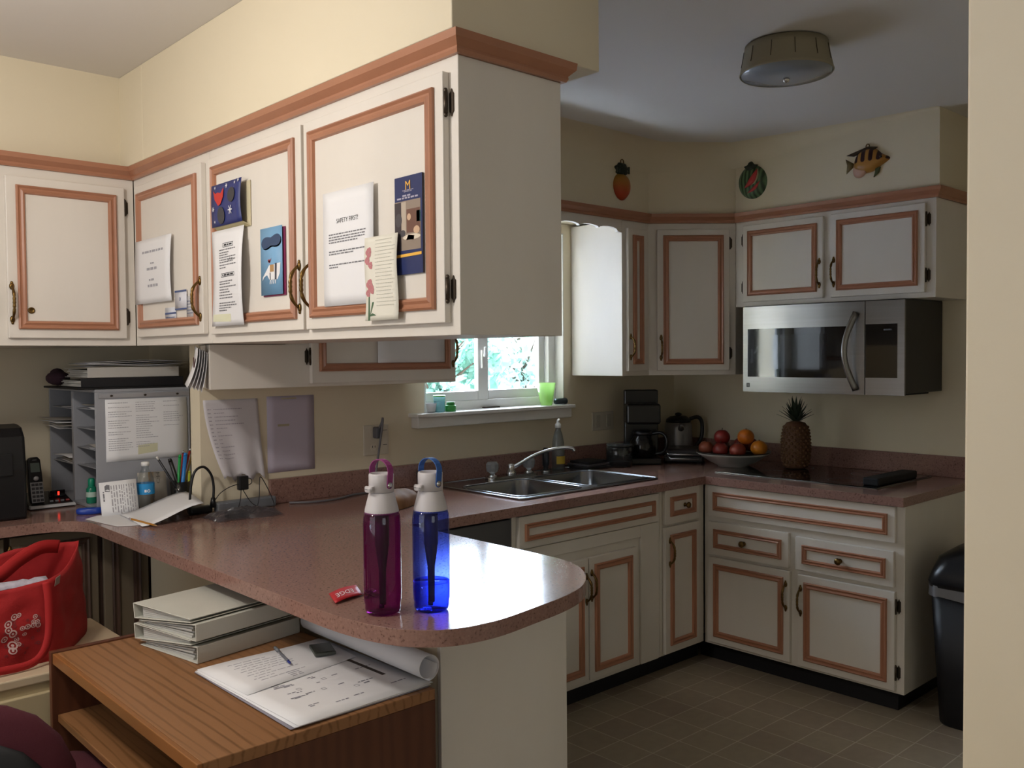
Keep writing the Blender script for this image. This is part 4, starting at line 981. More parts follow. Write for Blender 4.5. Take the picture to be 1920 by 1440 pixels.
b = MB(); b.prism([(-.023, .004), (.023, .004), (.024, .085), (-.024, .085)], -.0145, -.0118, fn=lambda x, y, o: HM @ Vector((x, o, y))); b.build('keypad_plate', mat('silver_keypad', '#A9AAAE', .35, metal=.3), h, bevel=.001)
b = MB()
for r_ in range(5):
    for c_ in range(3): b.prism([(-.020 + .0145*c_, .008 + .0155*r_), (-.009 + .0145*c_, .008 + .0155*r_), (-.009 + .0145*c_, .018 + .0155*r_), (-.020 + .0145*c_, .018 + .0155*r_)], -.017, -.0143, fn=lambda x, y, o: HM @ Vector((x, o, y)))
b.build('keys', mat('dark_keys', '#4A4B50', .4), h)
b = MB(); b.prism([(-.017, .125), (.017, .125), (.017, .162), (-.017, .162)], -.0138, -.0118, fn=lambda x, y, o: HM @ Vector((x, o, y))); b.build('screen', mat('lcd_grey', '#6C7A74', .2), h)
b = MB(); b.ell(HM @ Vector((0, -.014, .100)), (.011, .003, .009), 14); b.build('navigation_key', mat('silver_key', '#C4C5C8', .3, metal=.4), h)
b = MB(); b.ell(HM @ Vector((0, -.012, .174)), (.010, .002, .002), 10); b.build('earpiece', M['ink'], h)

# mail sorter
SX, SXR, SYN, SYF = 1.19, 1.563, 3.658, 4.245
t = thing('mail_sorter', 'grey metal mail sorter with two columns of slots facing left', 'sorter', (1.377, 3.95, ZT))
G = M['graymetal']
b = MB(); b.box(SX, SXR, SYN, SYF, ZT, ZT + .012); b.box(SX, SXR, SYN, SYF, 1.372, 1.384); b.box(SXR - .008, SXR, SYN, SYF, ZT + .012, 1.372)
b.box(SX, SXR - .008, SYF - .010, SYF, ZT + .012, 1.372); b.box(SX, SXR - .008, SYN, SYN + .010, ZT + .012, 1.372); b.box(SX, SXR - .008, 3.922, 3.946, ZT + .012, 1.372)
b.build('sorter_case', G, t, bevel=.002)
for z in (1.304, 1.225, 1.146, 1.074): MB().box(SX + .012, SXR - .01, SYN + .010, 3.922, z - .0015, z + .0015).build('shelf', G, t)
for z in (1.299, 1.215, 1.070): MB().box(SX + .012, SXR - .01, 3.946, SYF - .010, z - .0015, z + .0015).build('shelf', G, t)
b = MB(); b.box(SX + .012, SXR - .003, SYN - .004, SYN, 1.350, 1.366); b.build('label_rail', mat('rail_silver', '#B0B0B6', .35, metal=.5), t)
b = MB()
for x in (1.25, 1.38, 1.51): b.ell((x, SYN - .005, 1.358), (.006, .003, .004), 8)
b.build('rail_rivets', M['dkmetal'], t)
FSp = Face(0, SYN, 0, -1)
P = bent(FSp, 1.226, 1.548, 1.100, 1.344, o=.0015, bow=.004)
t2 = sheet('posted_sheets', P, M['paper'], label='large white printed sheets taped to the side of the mail sorter', cat='paper')
w_, h_ = .322, .244; fn = sized(P, w_, h_); b = MB(); rg = random.Random(21)
for k in range(22):
    y = .94 - k*.036
    for c0, c1 in ((.03, .32), (.36, .66), (.70, .96)):
        if k > 11 and c0 > .6: continue
        if rg.random() < .8: lines(b, fn, w_*c0, w_*c1, h_*y, .0022, rg, end=w_*(c0 + (c1-c0)*rg.uniform(.5, 1)))
b.build('printed_text', mat('faded_ink', '#A2A1A8', .8), t2, fix=False)
b = MB(); poly(b, fn, [(w_*.38, h_*.09), (w_*.62, h_*.12), (w_*.62, h_*.26), (w_*.38, h_*.24)]); b.build('yellow_mark', mat('pale_yellow', '#CFCDAE', .8), t2, fix=False)
# loose papers in the slots
rg = random.Random(31)
for i, (y0, y1, z, n_, lab) in enumerate(((3.96, 4.22, 1.217, 4, 'white envelopes sticking out of the far column second slot'), (3.96, 4.20, 1.072, 3, 'crumpled white mail in the far column third slot'), (3.955, 4.15, 1.301, 1, 'thin white paper in the far column top slot'),
                                  (3.68, 3.85, 1.306, 2, 'folded papers in the near column second slot from the top'), (3.68, 3.80, 1.148, 2, 'short white papers in the near column fourth slot'))):
    t2 = thing('slot_mail', lab, 'mail', ((SX + SXR)/2, (y0+y1)/2, z + .001))
    for k in range(n_):
        x0 = SX - (.03 if i == 0 else -.015) - .008*k; a_ = rg.uniform(-.004, .004)
        MB().grid(lambda u, v, k=k, x0=x0, a_=a_: Vector((x0 + (SXR - .03 - x0)*u, y0 + .01*k + (y1 - y0)*v*.9, z + .002 + .006*k + a_*sin(v*6 + k) + (.006*(1-u)*k))), 4, 6, th=-.0008).build('envelope', M['paper'] if k % 2 == 0 else mat('buff_envelope', '#9C968E', .8), t2)
# things on top of the sorter
MB().box(1.130, 1.560, 3.66, 4.10, 1.3845, 1.392).build('black_tray', M['blackm'], label='flat black tray on top of the mail sorter', cat='tray', bevel=.002)
def binder(name, label, cx_, cy_, z, L_, W_, h0, h1, rot, cover, group=None, papers=True, arch=True):
    """ring binder: length L along local x, spine (height h0) on the near side y=0, opening (height h1) on the far side y=W"""
    r = thing(name, label, 'binder', (0, 0, 0), group=group)
    b = MB(); e = .0025
    b.hexa([(-L_/2, 0, 0), (L_/2, 0, 0), (L_/2, W_, 0), (-L_/2, W_, 0), (-L_/2, 0, e), (L_/2, 0, e), (L_/2, W_, e), (-L_/2, W_, e)])
    b.hexa([(-L_/2, 0, h0 - e), (L_/2, 0, h0 - e), (L_/2, W_, h1 - e), (-L_/2, W_, h1 - e), (-L_/2, 0, h0), (L_/2, 0, h0), (L_/2, W_, h1), (-L_/2, W_, h1)])
    b.hexa([(-L_/2, -.002, 0), (L_/2, -.002, 0), (L_/2, .001, 0), (-L_/2, .001, 0), (-L_/2, -.002, h0), (L_/2, -.002, h0), (L_/2, .001, h0), (-L_/2, .001, h0)])
    b.build('binder_cover', cover, r, bevel=.001)
    b = MB(); hp0, hp1 = h0 * .72, max(h1 - .004, .003)
    for k in range(5):
        f0, f1 = k / 5, (k + .85) / 5; j = .004 * ((k * 7) % 3)
        b.hexa([(-L_/2 + .008 + j, .028, .003 + hp0*.9*f0), (L_/2 - .01, .028, .003 + hp0*.9*f0), (L_/2 - .01, W_ - .015 - j, .003 + (hp1-.002)*f0), (-L_/2 + .008 + j, W_ - .015 - j, .003 + (hp1-.002)*f0),
                (-L_/2 + .008 + j, .028, .003 + hp0*.9*f1), (L_/2 - .01, .028, .003 + hp0*.9*f1), (L_/2 - .01, W_ - .015 - j, .003 + (hp1-.002)*f1), (-L_/2 + .008 + j, W_ - .015 - j, .003 + (hp1-.002)*f1)])
    b.build('page_block', mat('page_edges', '#B8B7B2', .85), r)
    b = MB()
    for x in (-L_/2 + .03, 0, L_/2 - .03): b.tube([(x, .018 + (h0*.36)*cos(a), h0*.5 + (h0*.40)*sin(a)) for a in [2*pi*i/14 for i in range(14)]], .0014, 6, closed=True)
    b.build('ring_mechanism', M['chrome'], r)
    r.location = (cx_, cy_, z); r.rotation_euler = (0, 0, rot); return r
blk = mat('black_binder_vinyl', '#1A1A1E', .45); wht = mat('white_binder_vinyl', '#BDBAB4', .45)
binder('ring_binder', 'black ring binder lying under the grey binder on the mail sorter', 1.345, 3.675, 1.3925, .40, .28, .036, .030, 0, blk)
binder('ring_binder', 'grey white ring binder with loose pages on top of the mail sorter', 1.350, 3.68, 1.4295, .36, .27, .040, .036, .02, wht)
t = thing('loose_papers', 'fanned stack of loose papers on the topmost binder of the mail sorter', 'papers', (1.36, 3.8, 1.4705))
rg = random.Random(17)
for k in range(6):
    dx, dy, dr = rg.uniform(-.02, .02), rg.uniform(-.015, .015), rg.uniform(-.05, .05); z = 1.472 + .004*k
    MB().grid(lambda u, v: Vector((1.17 + dx + .38*u, 3.675 + dy + .2*v + dr*u*.2, z + .004*sin(u*5 + k))), 6, 2, th=-.0012).build('paper_sheet', M['paper'] if k % 3 else mat('grey_folder', '#8E8E92', .7), t)
MB().ell((1.155, 3.99, 1.425), (.045, .06, .030), 14).ell((1.17, 4.05, 1.44), (.03, .03, .025), 12).build('purple_pouch', mat('dark_purple_cloth', '#3A2430', .9), label='small dark purple pouch on the back left of the mail sorter', cat='pouch', org=(1.16, 4.0, 1.3925))

# green hand sanitizer, in the sorter's bottom slot
t = thing('sanitizer_bottle', 'small green hand sanitizer bottle in the bottom slot of the sorter', 'bottle', (1.215, 3.80, ZT + .0125))
z0 = ZT + .0125
MB().lathe([(.016, z0), (.0185, z0+.004), (.0185, z0+.058), (.012, z0+.068)], (1.215, 3.80, 0), 18, sx=1.1).build('bottle_body', mat('green_gel', '#1E7E62', .2, coat=.5), t)
MB().lathe([(.012, z0+.066), (.013, z0+.068), (.013, z0+.095), (.009, z0+.100)], (1.215, 3.80, 0), 16).build('bottle_cap', mat('green_cap', '#1B8A6A', .35), t)
lb = MB().lathe([(.0208, z0+.026), (.0208, z0+.046)], (1.215, 3.80, 0), 24); lb.f = [f_ for f_ in lb.f if len(f_) == 4]; lb.mi = [0]*len(lb.f); lb.sm = [True]*len(lb.f); lb.build('bottle_label', mat('pale_green_label', '#B9CFC2', .5), t)
# blue flat case
b = MB(); b.lathe([(.9, -1), (1, -.6), (1, .5), (.86, 1)], M=Matrix.Translation((1.150, 3.615, ZT + .012)) @ Matrix.Rotation(radians(-25), 4, 'Z') @ Matrix.Diagonal((.050, .022, .0118, 1)), n=32)
b.build('blue_case', mat('cobalt_plastic', '#1E3F9E', .3, coat=.3), label='small flat cobalt blue oval case at the foot of the sorter', cat='case')
# envelopes leaning
def leaning(name, lab, x0, x1, y, z1, lean, m, cat='envelope', tilt=0., dy=0.):
    P = lambda u, v: Vector((x0 + (x1-x0)*u, y + dy*u + lean*v, ZT + .001 + (z1 - ZT)*v + tilt*u*v))
    return sheet(name, P, m, nu=3, nv=4, th=.0012, label=lab, cat=cat), P
t, P = leaning('mail_envelope', 'white printed envelope propped in front of the mail sorter', 1.160, 1.290, 3.520, 1.036, .028, M['paper'], tilt=.006, dy=-.02)
fn = on(P); b = MB(); rg = random.Random(41)
for x in (.30, .37, .44, .52, .58, .64, .71, .78, .84, .91):
    y = .88
    while y > .12:
        l_ = rg.uniform(.05, .22); poly(b, fn, [(x, y - l_), (x + .03, y - l_), (x + .03, y), (x, y)]); y -= l_ + .04
b.build('printed_text', mat('soft_print', '#A09EA2', .8), t, fix=False)
b = MB(); poly(b, fn, [(.14, .72), (.27, .70), (.28, .90), (.20, .92), (.14, .88)]); disc(b, fn, .10, .70, .02, .02); poly(b, fn, [(.08, .42), (.12, .42), (.12, .66), (.08, .66)]); b.build('printed_box', M['ink'], t, fix=False)
t, P = leaning('mail_envelope', 'clear windowed mailer with an orange band behind the water bottle', 1.335, 1.440, 3.615, 1.050, .02, mat('buff_card', '#A49D92', .7), dy=-.02)
fn = on(P); b = MB(); poly(b, fn, [(.38, .03), (.56, .03), (.56, 1), (.38, 1)]); b.build('orange_band', mat('ochre_print', '#B07A1C', .6), t, fix=False)
b = MB(); letters(b, 'OH', .22, lambda x, y: fn(.72 + x * .8, .82 + y), rot=pi/2); b.build('printed_letters', M['inkdk'], t, fix=False)
# small water bottle
t = thing('water_bottle', 'small clear plastic water bottle with bright blue label on the left counter', 'bottle', (1.335, 3.550, ZT))
wx, wy = 1.335, 3.550
MB().lathe([(.020, ZT+.001), (.0315, ZT+.004), (.0325, ZT+.02), (.0305, ZT+.027), (.0325, ZT+.034), (.0305, ZT+.042), (.0325, ZT+.05), (.0325, ZT+.108), (.030, ZT+.125), (.022, ZT+.145), (.0135, ZT+.160), (.0125, ZT+.175)], (wx, wy, 0), 28).build('bottle_body', clear('pet_plastic', '#EDF1F2', rough=.04, diff=.06, dcol='#D0D4D6'), t)
MB().lathe([(.0150, ZT+.172), (.0150, ZT+.186), (.013, ZT+.188), (.0001, ZT+.188)], (wx, wy, 0), 20).build('bottle_cap', M['white'], t)
lb = MB().lathe([(.0332, ZT+.064), (.0332, ZT+.106)], (wx, wy, 0), 28); lb.f = [f_ for f_ in lb.f if len(f_) == 4]; lb.mi = [0]*len(lb.f); lb.sm = [True]*len(lb.f); lb.build('bottle_label', mat('cyan_label', '#2C8FCC', .35), t)
cl = lambda x, y: Vector((wx + .0338*sin(x/.0338 - .25), wy - .0338*cos(x/.0338 - .25), ZT + .078 + y))
b = MB(); disc(b, cl, .008, 0, .006, r0=.55, n=14); poly(b, cl, [(-.008, -.005), (0, -.005), (0, .005), (-.008, .005)]); b.build('label_mark', M['paper'], t, fix=False)
# white sheets on the counter
sh1 = [(1.095, 3.500), (1.150, 3.545), (1.330, 3.500), (1.320, 3.34), (1.262, 3.225), (1.205, 3.235), (1.165, 3.245), (1.128, 3.268), (1.118, 3.33)]
MB().prism(list(reversed([(p[0], p[1]) for p in sh1])), ZT + .0008, ZT + .0018).build('torn_sheet', M['paper'], label='white torn sheet lying flat near the inner counter corner', cat='paper')
c00, c10, c01, c11 = Vector((1.185, 3.19, .9175)), Vector((1.402, 3.175, .966)), Vector((1.215, 3.50, .9175)), Vector((1.475, 3.505, .980))
def fold(u, v):
    p = c00.lerp(c10, u).lerp(c01.lerp(c11, u), v); k = u*u*(3-2*u); p.z = .9175 + .058*k + .004*sin(v*3); return p
MB().grid(fold, 10, 6, th=-.0008).build('folded_sheet', M['paper'], label='white sheet curling up over the clear bag, pencil lying on its edge', cat='paper')
# pencil
t = thing('pencil', 'yellow pencil lying across the white sheets', 'pencil', (1.2, 3.23, .921))
a_, b_ = Vector((1.196, 3.340, .9255)), Vector((1.218, 3.140, .9225)); d_ = (b_ - a_)
MB().tube([a_ + d_*.08, a_ + d_*.90], .0036, 6, smooth=False).build('pencil_shaft', mat('pencil_yellow', '#B07820', .45), t)
MB().tube([a_ + d_*.90, b_], [.0036, .0008], 6).build('pencil_tip', mat('pencil_wood', '#B08C60', .7), t)
MB().tube([a_, a_ + d_*.045], .0038, 8).build('eraser', mat('eraser_grey', '#9C9298', .8), t)
MB().tube([a_ + d_*.045, a_ + d_*.08], .0040, 8).build('ferrule', M['chrome'], t)
# pencil cup
px_, py_ = 1.485, 3.580
t = thing('pencil_cup', 'clear plastic pencil cup full of pens beside the mail sorter', 'cup', (px_, py_, ZT))
MB().lathe([(.030, ZT+.001), (.034, ZT+.003), (.040, ZT+.095), (.0385, ZT+.095), (.0325, ZT+.006), (.0001, ZT+.005)], (px_, py_, 0), 24).build('cup_body', clear('smoky_plastic', '#9A9896', diff=.12, dcol='#8A8680'), t)
for k, (x, y, x2, y2, z2, r_, col, nm, lab) in enumerate((
    (.012, -.02, -.105, -.03, 1.118, .0048, '#1B1B20', 'pen', 'black pen leaning far left in the pencil cup'),
    (.01, -.01, -.050, -.02, 1.105, .0085, '#22201F', 'scissors_handle', 'dark rounded scissors handle in the pencil cup'),
    (-.02, -.01, -.012, -.03, 1.118, .0060, '#1F9A4A', 'pen', 'green pen in the pencil cup'),
    (-.008, -.02, .012, -.028, 1.124, .0080, '#2C7CC4', 'marker', 'thick blue marker in the pencil cup'),
    (-.022, -.018, .036, -.02, 1.142, .0045, '#B02E22', 'pencil', 'red pencil with chrome ferrule, tallest in the cup'),
    (-.012, .0, .020, .012, 1.130, .0042, '#9C3030', 'pencil', 'dark red pencil behind the blue marker'),
    (.002, .01, .052, -.008, 1.136, .0042, '#B59A54', 'pencil', 'natural wood pencil leaning right in the cup'),
    (.02, -.018, .030, -.02, 1.050, .0050, '#B8C43A', 'highlighter_pen', 'short yellow green highlighter in the pencil cup'))):
    t2 = thing(nm, lab, 'pen' if nm != 'scissors_handle' else 'scissors', (px_ + x, py_ + y, ZT + .008), group='pens and pencils in the cup')
    p0 = Vector((px_ + x, py_ + y, ZT + .010)); p1 = Vector((px_ + x2, py_ + y2, z2)); d_ = p1 - p0
    MB().tube([p0, p0 + d_*.05, p0 + d_*.94], [r_*.4, r_, r_], 8).build('barrel', mat('pen_' + col[1:], col, .35), t2)
    MB().tube([p0 + d_*.94, p1], [r_*1.03, r_*.8], 8).build('pen_end', M['chrome'] if nm == 'pencil' else mat('pen_cap_' + col[1:], '#D8D6D2' if k == 0 else col, .3), t2)
# clear bag with dark adapter inside
t = thing('clear_bag', 'crumpled clear plastic bag with a dark adapter beside the white sheet', 'bag', (1.50, 3.27, ZT))
def bag(u, v):
    x = 1.415 + .25*u; y = 3.09 + .14*v - .03*u; e_ = (4*u*(1-u))**.5 * (4*v*(1-v))**.5
    z = ZT + .002 + e_ * (.030 + .010*noise.noise(Vector((u*9, v*9, 1)))) + .004*abs(noise.noise(Vector((u*22, v*22, 3))))
    return Vector((x + .01*noise.noise(Vector((u*6, v*6, 7))), y + .012*noise.noise(Vector((u*6, v*6, 11))), z))
MB().grid(bag, 26, 22, smooth=False).build('bag_film', clear('bag_film', '#C8C8CC', rough=.18, diff=.30, dcol='#8E8C92'), t, fix=False)
MB().box(1.47, 1.56, 3.12, 3.16, ZT + .002, ZT + .022).build('dark_adapter', M['blackm'], t, bevel=.006)
# grey strip
MB().box(1.500, 1.742, 3.270, 3.312, ZT + .0008, ZT + .040).build('power_strip', mat('grey_strip', '#6E7278', .5), label='grey power strip lying along the wall at the end of the backsplash', cat='power strip', bevel=.006)
# black adapter with thick looped cord
t = thing('power_adapter', 'black power adapter with thick cord looping up, left of the hanging sheet', 'adapter', (1.44, 3.30, ZT))
MB().box(1.402, 1.492, 3.295, 3.330, ZT + .001, ZT + .030).build('adapter_body', M['black'], t, bevel=.008)
MB().tube([(1.487, 3.29, ZT + .024), (1.488, 3.285, ZT + .060)], [.012, .008], 10).build('plug', M['black'], t)
MB().tube(crom([(1.488, 3.285, ZT + .055), (1.490, 3.285, ZT + .105), (1.480, 3.285, ZT + .150), (1.452, 3.285, ZT + .180), (1.418, 3.285, ZT + .165), (1.402, 3.285, ZT + .11), (1.398, 3.287, ZT + .05), (1.402, 3.29, ZT + .006)], 6), .0050, 8).build('cord_loop', M['black'], t)
# black charger with thin cords
t = thing('phone_charger', 'black wall charger block with thin black cords tangled below the hanging sheet', 'charger', (1.595, 3.27, ZT))
MB().box(1.574, 1.614, 3.245, 3.268, .996, 1.050).build('charger_block', M['black'], t, bevel=.004)
for pts in ([(1.586, 3.255, .998), (1.575, 3.24, .96), (1.55, 3.22, .925), (1.51, 3.20, .9175), (1.54, 3.18, .9165), (1.60, 3.19, .917), (1.64, 3.22, .95), (1.655, 3.24, 1.02), (1.662, 3.245, 1.040), (1.675, 3.24, 1.02), (1.70, 3.23, .96), (1.705, 3.22, .925), (1.68, 3.20, .917), (1.62, 3.22, .94), (1.598, 3.25, .985), (1.596, 3.255, .998)],
            [(1.575, 3.255, 1.02), (1.54, 3.262, 1.01), (1.51, 3.272, .99), (1.494, 3.282, .965)], [(1.612, 3.255, 1.04), (1.625, 3.25, 1.035), (1.626, 3.248, 1.02), (1.612, 3.25, 1.012)]):
    MB().tube(crom(pts, 6), .0016, 6).build('thin_cord', M['blackm'], t)
# ================================================================ WINDOW SILL ITEMS
ZS = 1.2435
def cyl(name, x, y, z, prof, m, **k): return MB().lathe([(r, z + h) for r, h in prof], (x, y, 0), k.pop('n', 24)).build(name, m, **k)
cyl('small_cup', 2.560, 3.325, ZS, [(.0001, 0), (.018, 0), (.026, .042), (.0245, .042), (.017, .003), (.0001, .003)], mat('milky_plastic', '#CFD0D4', .4), label='small white cup at the far left of the window sill', cat='cup')
t = thing('supplement_jar', 'clear blue tinted jar with green rimmed lid on the window sill', 'jar', (2.607, 3.325, ZS))
cyl('jar_body', 2.607, 3.325, ZS, [(.024, .0005), (.0265, .004), (.0265, .048), (.025, .052)], clear('blue_plastic', '#A8CCD2', diff=.45, dcol='#A8CCD0'), parent=t)
cyl('jar_lid', 2.607, 3.325, ZS, [(.028, .050), (.028, .072), (.024, .074)], clear('pale_lid', '#B8DAD8', diff=.5, dcol='#B4D8D6'), parent=t)
cyl('jar_rim', 2.607, 3.325, ZS, [(.0286, .070), (.0286, .076), (.0001, .0765)], mat('lime_rim', '#5FB046', .4), parent=t)
t = thing('green_jar', 'short green plastic jar with stepped cap on the window sill', 'jar', (2.662, 3.310, ZS))
gm = mat('green_plastic', '#2E8E3C', .3, coat=.3)
cyl('jar_body', 2.662, 3.310, ZS, [(.024, .0005), (.0255, .003), (.0255, .026), (.024, .029), (.018, .030)], gm, parent=t); cyl('jar_cap', 2.662, 3.310, ZS, [(.0195, .030), (.0195, .043), (.018, .045), (.0001, .045)], gm, parent=t)
cyl('green_tumbler', 3.306, 3.325, ZS, [(.0001, .0005), (.030, .0005), (.034, .02), (.050, .116), (.0485, .116), (.0325, .02), (.029, .004), (.0001, .004)], clear('lime_plastic', '#E4F4D0', diff=.5, dcol='#C4E49C'), label='tapered translucent lime green tumbler at the right of the sill', cat='glass', n=32)
t = thing('flashlight', 'small dark metal flashlight lying at the right end of the sill', 'flashlight', (3.40, 3.31, ZS))
MB().lathe([(.0001, 0), (.015, 0), (.015, .06), (.017, .066), (.017, .074), (.0001, .074)], M=Matrix.Translation((3.362, 3.312, ZS + .0175)) @ Matrix.Rotation(radians(90), 4, 'Y'), n=20).build('flashlight_body', mat('gunmetal', '#3A4248', .3, metal=.7), t)
MB().box(2.93, 3.03, 3.375, 3.395, ZS, ZS + .006).build('pocket_comb', M['dkmetal'], label='thin dark strip lying in the middle of the window sill', cat='comb')

# ================================================================ COUNTER, RIGHT CORNER
ZT = .9142
# mats / stacked flat items
t = thing('dish_stack', 'low dark stack of folded mats left of the glass jar', 'stack', (3.50, 3.18, ZT))
for k, (x0, x1, y0, y1, h0, h1, m_) in enumerate(((3.40, 3.60, 3.12, 3.29, 0, .014, M['blackm']), (3.41, 3.59, 3.13, 3.28, .014, .026, mat('mat_grey', '#4A464A', .8)), (3.42, 3.57, 3.14, 3.27, .026, .040, M['blackm']))):
    MB().box(x0, x1, y0, y1, ZT + h0 + .0005, ZT + h1).build('folded_mat', m_, t, bevel=.005)
# glass jar
t = thing('glass_jar', 'wide clear glass jar with lid left of the coffee maker', 'jar', (3.640, 3.12, ZT))
cyl('jar_body', 3.640, 3.12, ZT, [(.064, .001), (.068, .005), (.069, .10), (.064, .108), (.0625, .104), (.066, .10), (.065, .008), (.0001, .007)], clear('jar_glass', '#C9CED2', diff=.10, dcol='#9AA0A6'), parent=t, n=32)
cyl('jar_lid', 3.640, 3.12, ZT, [(.066, .108), (.068, .112), (.066, .120), (.0001, .122)], clear('lid_glass', '#B9BEC4', diff=.25, dcol='#9AA0A6'), parent=t, n=32)
cyl('jar_base_filling', 3.640, 3.12, ZT, [(.0001, .0075), (.062, .0075), (.062, .024), (.0001, .025)], M['blackm'], parent=t)
# coffee maker
t = thing('coffee_maker', 'tall black drip coffee maker with glass carafe in the counter corner', 'coffee maker', (3.87, 3.15, ZT))
CM = Matrix.Translation((3.845, 3.135, ZT)) @ Matrix.Rotation(radians(-45), 4, 'Z')
def cmp_(poly_, z0, z1, m_, nm, par=None, bv=.008):
    b = MB(); b.prism(poly_, z0, z1, fn=lambda x, y, z: CM @ Vector((x, y, z))); return b.build(nm, m_, par or t, bevel=bv, seg=3)
blkp = mat('appliance_black', '#101013', .3, coat=.2)
cmp_([(-.095, -.10), (.095, -.10), (.095, .09), (-.095, .09)], 0, .035, blkp, 'base')
cmp_([(-.092, .03), (.092, .03), (.092, .09), (-.092, .09)], .035, .395, blkp, 'tower')
cmp_([(-.092, -.095), (.092, -.095), (.092, .03), (-.092, .03)], .215, .325, blkp, 'brew_head', bv=.014)
b = MB(); b.lathe([(.050, .036), (.064, .042), (.070, .08), (.066, .125), (.050, .150), (.046, .158)], M=CM @ Matrix.Translation((.0, -.035, 0)), n=28)
ca = b.build('carafe', clear('carafe_glass', '#6E7074', diff=.08, dcol='#6A6A6E'), t)
MB().lathe([(.050, .156), (.052, .166), (.044, .178), (.0001, .180)], M=CM @ Matrix.Translation((.0, -.035, 0)), n=24).build('carafe_lid', blkp, ca)
MB().tube([CM @ Vector(p) for p in crom([(.050, -.045, .162), (.095, -.065, .168), (.120, -.078, .145), (.122, -.080, .10), (.105, -.070, .065), (.068, -.052, .055)], 5)], .009, 8).build('carafe_handle', blkp, ca)
# kettle / can opener style white toaster
t = thing('electric_kettle', 'brushed grey electric kettle with black lid and right side handle', 'kettle', (4.235, 3.185, ZT))
kx, ky = 4.235, 3.185
MB().lathe([(.080, .001), (.084, .006), (.084, .02)], (kx, ky, ZT), 28).build('kettle_base', M['black'], t)
MB().lathe([(.082, .021), (.082, .03), (.078, .17), (.072, .195), (.070, .197)], (kx, ky, ZT), 32).build('kettle_body', mat('satin_grey', '#8C8A8C', .35, metal=.6), t)
MB().lathe([(.0715, .197), (.068, .215), (.045, .232), (.0001, .236)], (kx, ky, ZT), 28).ell((kx, ky, ZT + .243), (.020, .020, .010), 12).build('kettle_lid', M['black'], t)
MB().tube(crom([(kx + .050, ky - .045, ZT + .215), (kx + .085, ky - .075, ZT + .225), (kx + .103, ky - .090, ZT + .19), (kx + .100, ky - .088, ZT + .11), (kx + .075, ky - .066, ZT + .06), (kx + .058, ky - .052, ZT + .055)], 5), .011, 8).build('kettle_handle', M['black'], t)
MB().tube([(kx - .05, ky - .055, ZT + .165), (kx - .075, ky - .075, ZT + .19)], [.018, .010], 10).build('spout', mat('satin_grey_b', '#8C8A8C', .35, metal=.6), t)
# sandwich press
t = thing('sandwich_press', 'low black sandwich press with silver handle in front of the kettle', 'appliance', (4.055, 2.985, ZT))
SM = Matrix.Translation((4.060, 3.010, ZT)) @ Matrix.Rotation(radians(-58), 4, 'Z')
def sp3(x0, x1, y0, y1, z0, z1, nm, m_, bv=.008):
    b = MB(); b.prism([(x0, y0), (x1, y0), (x1, y1), (x0, y1)], z0, z1, fn=lambda x, y, z: SM @ Vector((x, y, z))); return b.build(nm, m_, t, bevel=bv, seg=3)
sp3(-.105, .105, -.11, .10, .006, .040, 'lower_plate', M['black']); sp3(-.10, .10, -.105, .10, .042, .078, 'upper_plate', mat('press_lid', '#29262A', .3), .014)
for x in (-.08, .08): sp3(x - .012, x + .012, -.09, -.07, 0, .008, 'foot', M['blackm'], .002)
hb = MB().tube([SM @ Vector(p) for p in ((-.098, -.095, .064), (-.075, -.125, .050), (.098, -.125, .050), (.098, -.125, .026), (-.065, -.125, .026), (-.088, -.115, .046))], .0065, 8, closed=True)
hb.build('silver_handle', mat('bright_handle', '#B8B8BC', .25, metal=.9), t)
# fruit bowl
bx_, by_ = 4.050, 2.695
t = thing('fruit_bowl', 'wide white bowl heaped with red and orange fruit in the corner', 'bowl', (bx_, by_, ZT))
MB().lathe([(.0001, .001), (.075, .001), (.08, .008), (.125, .030), (.172, .062), (.188, .072), (.187, .076), (.170, .068), (.12, .038), (.07, .014), (.0001, .012)], (bx_, by_, ZT), 40).build('bowl_body', mat('white_china', '#B8B8B4', .3, coat=.3), t)
MB().lathe([(.173, .0655), (.190, .0755), (.192, .080), (.188, .080), (.171, .070)], (bx_, by_, ZT), 40).build('bowl_rim', mat('dark_rim', '#1C1814', .4), t)
fr = [('apple', -.125, .070, .092, .040, '#8E4A34', 'brownish red apple at the far left of the fruit bowl'), ('apple', -.065, .00, .088, .041, '#7E2A24', 'dark red apple, front left in the fruit bowl'),
      ('apple', -.045, .055, .150, .042, '#8A2A26', 'red apple on top of the heap, left side'), ('apple', .01, -.055, .090, .042, '#8C3A2C', 'red apple at the front middle of the fruit bowl'),
      ('apple', .05, .03, .112, .041, '#7A2622', 'deep red apple in the middle of the fruit bowl'), ('orange', .055, -.045, .158, .043, '#C26A1E', 'orange with dark stem end on top of the heap'),
      ('orange', .115, -.075, .102, .043, '#C87A20', 'orange at the right front of the fruit bowl'), ('apple', .10, .035, .110, .040, '#7E3026', 'dull red apple behind the oranges'), ('apple', -.03, .11, .095, .040, '#6E2A22', 'dark apple at the back of the fruit bowl')]
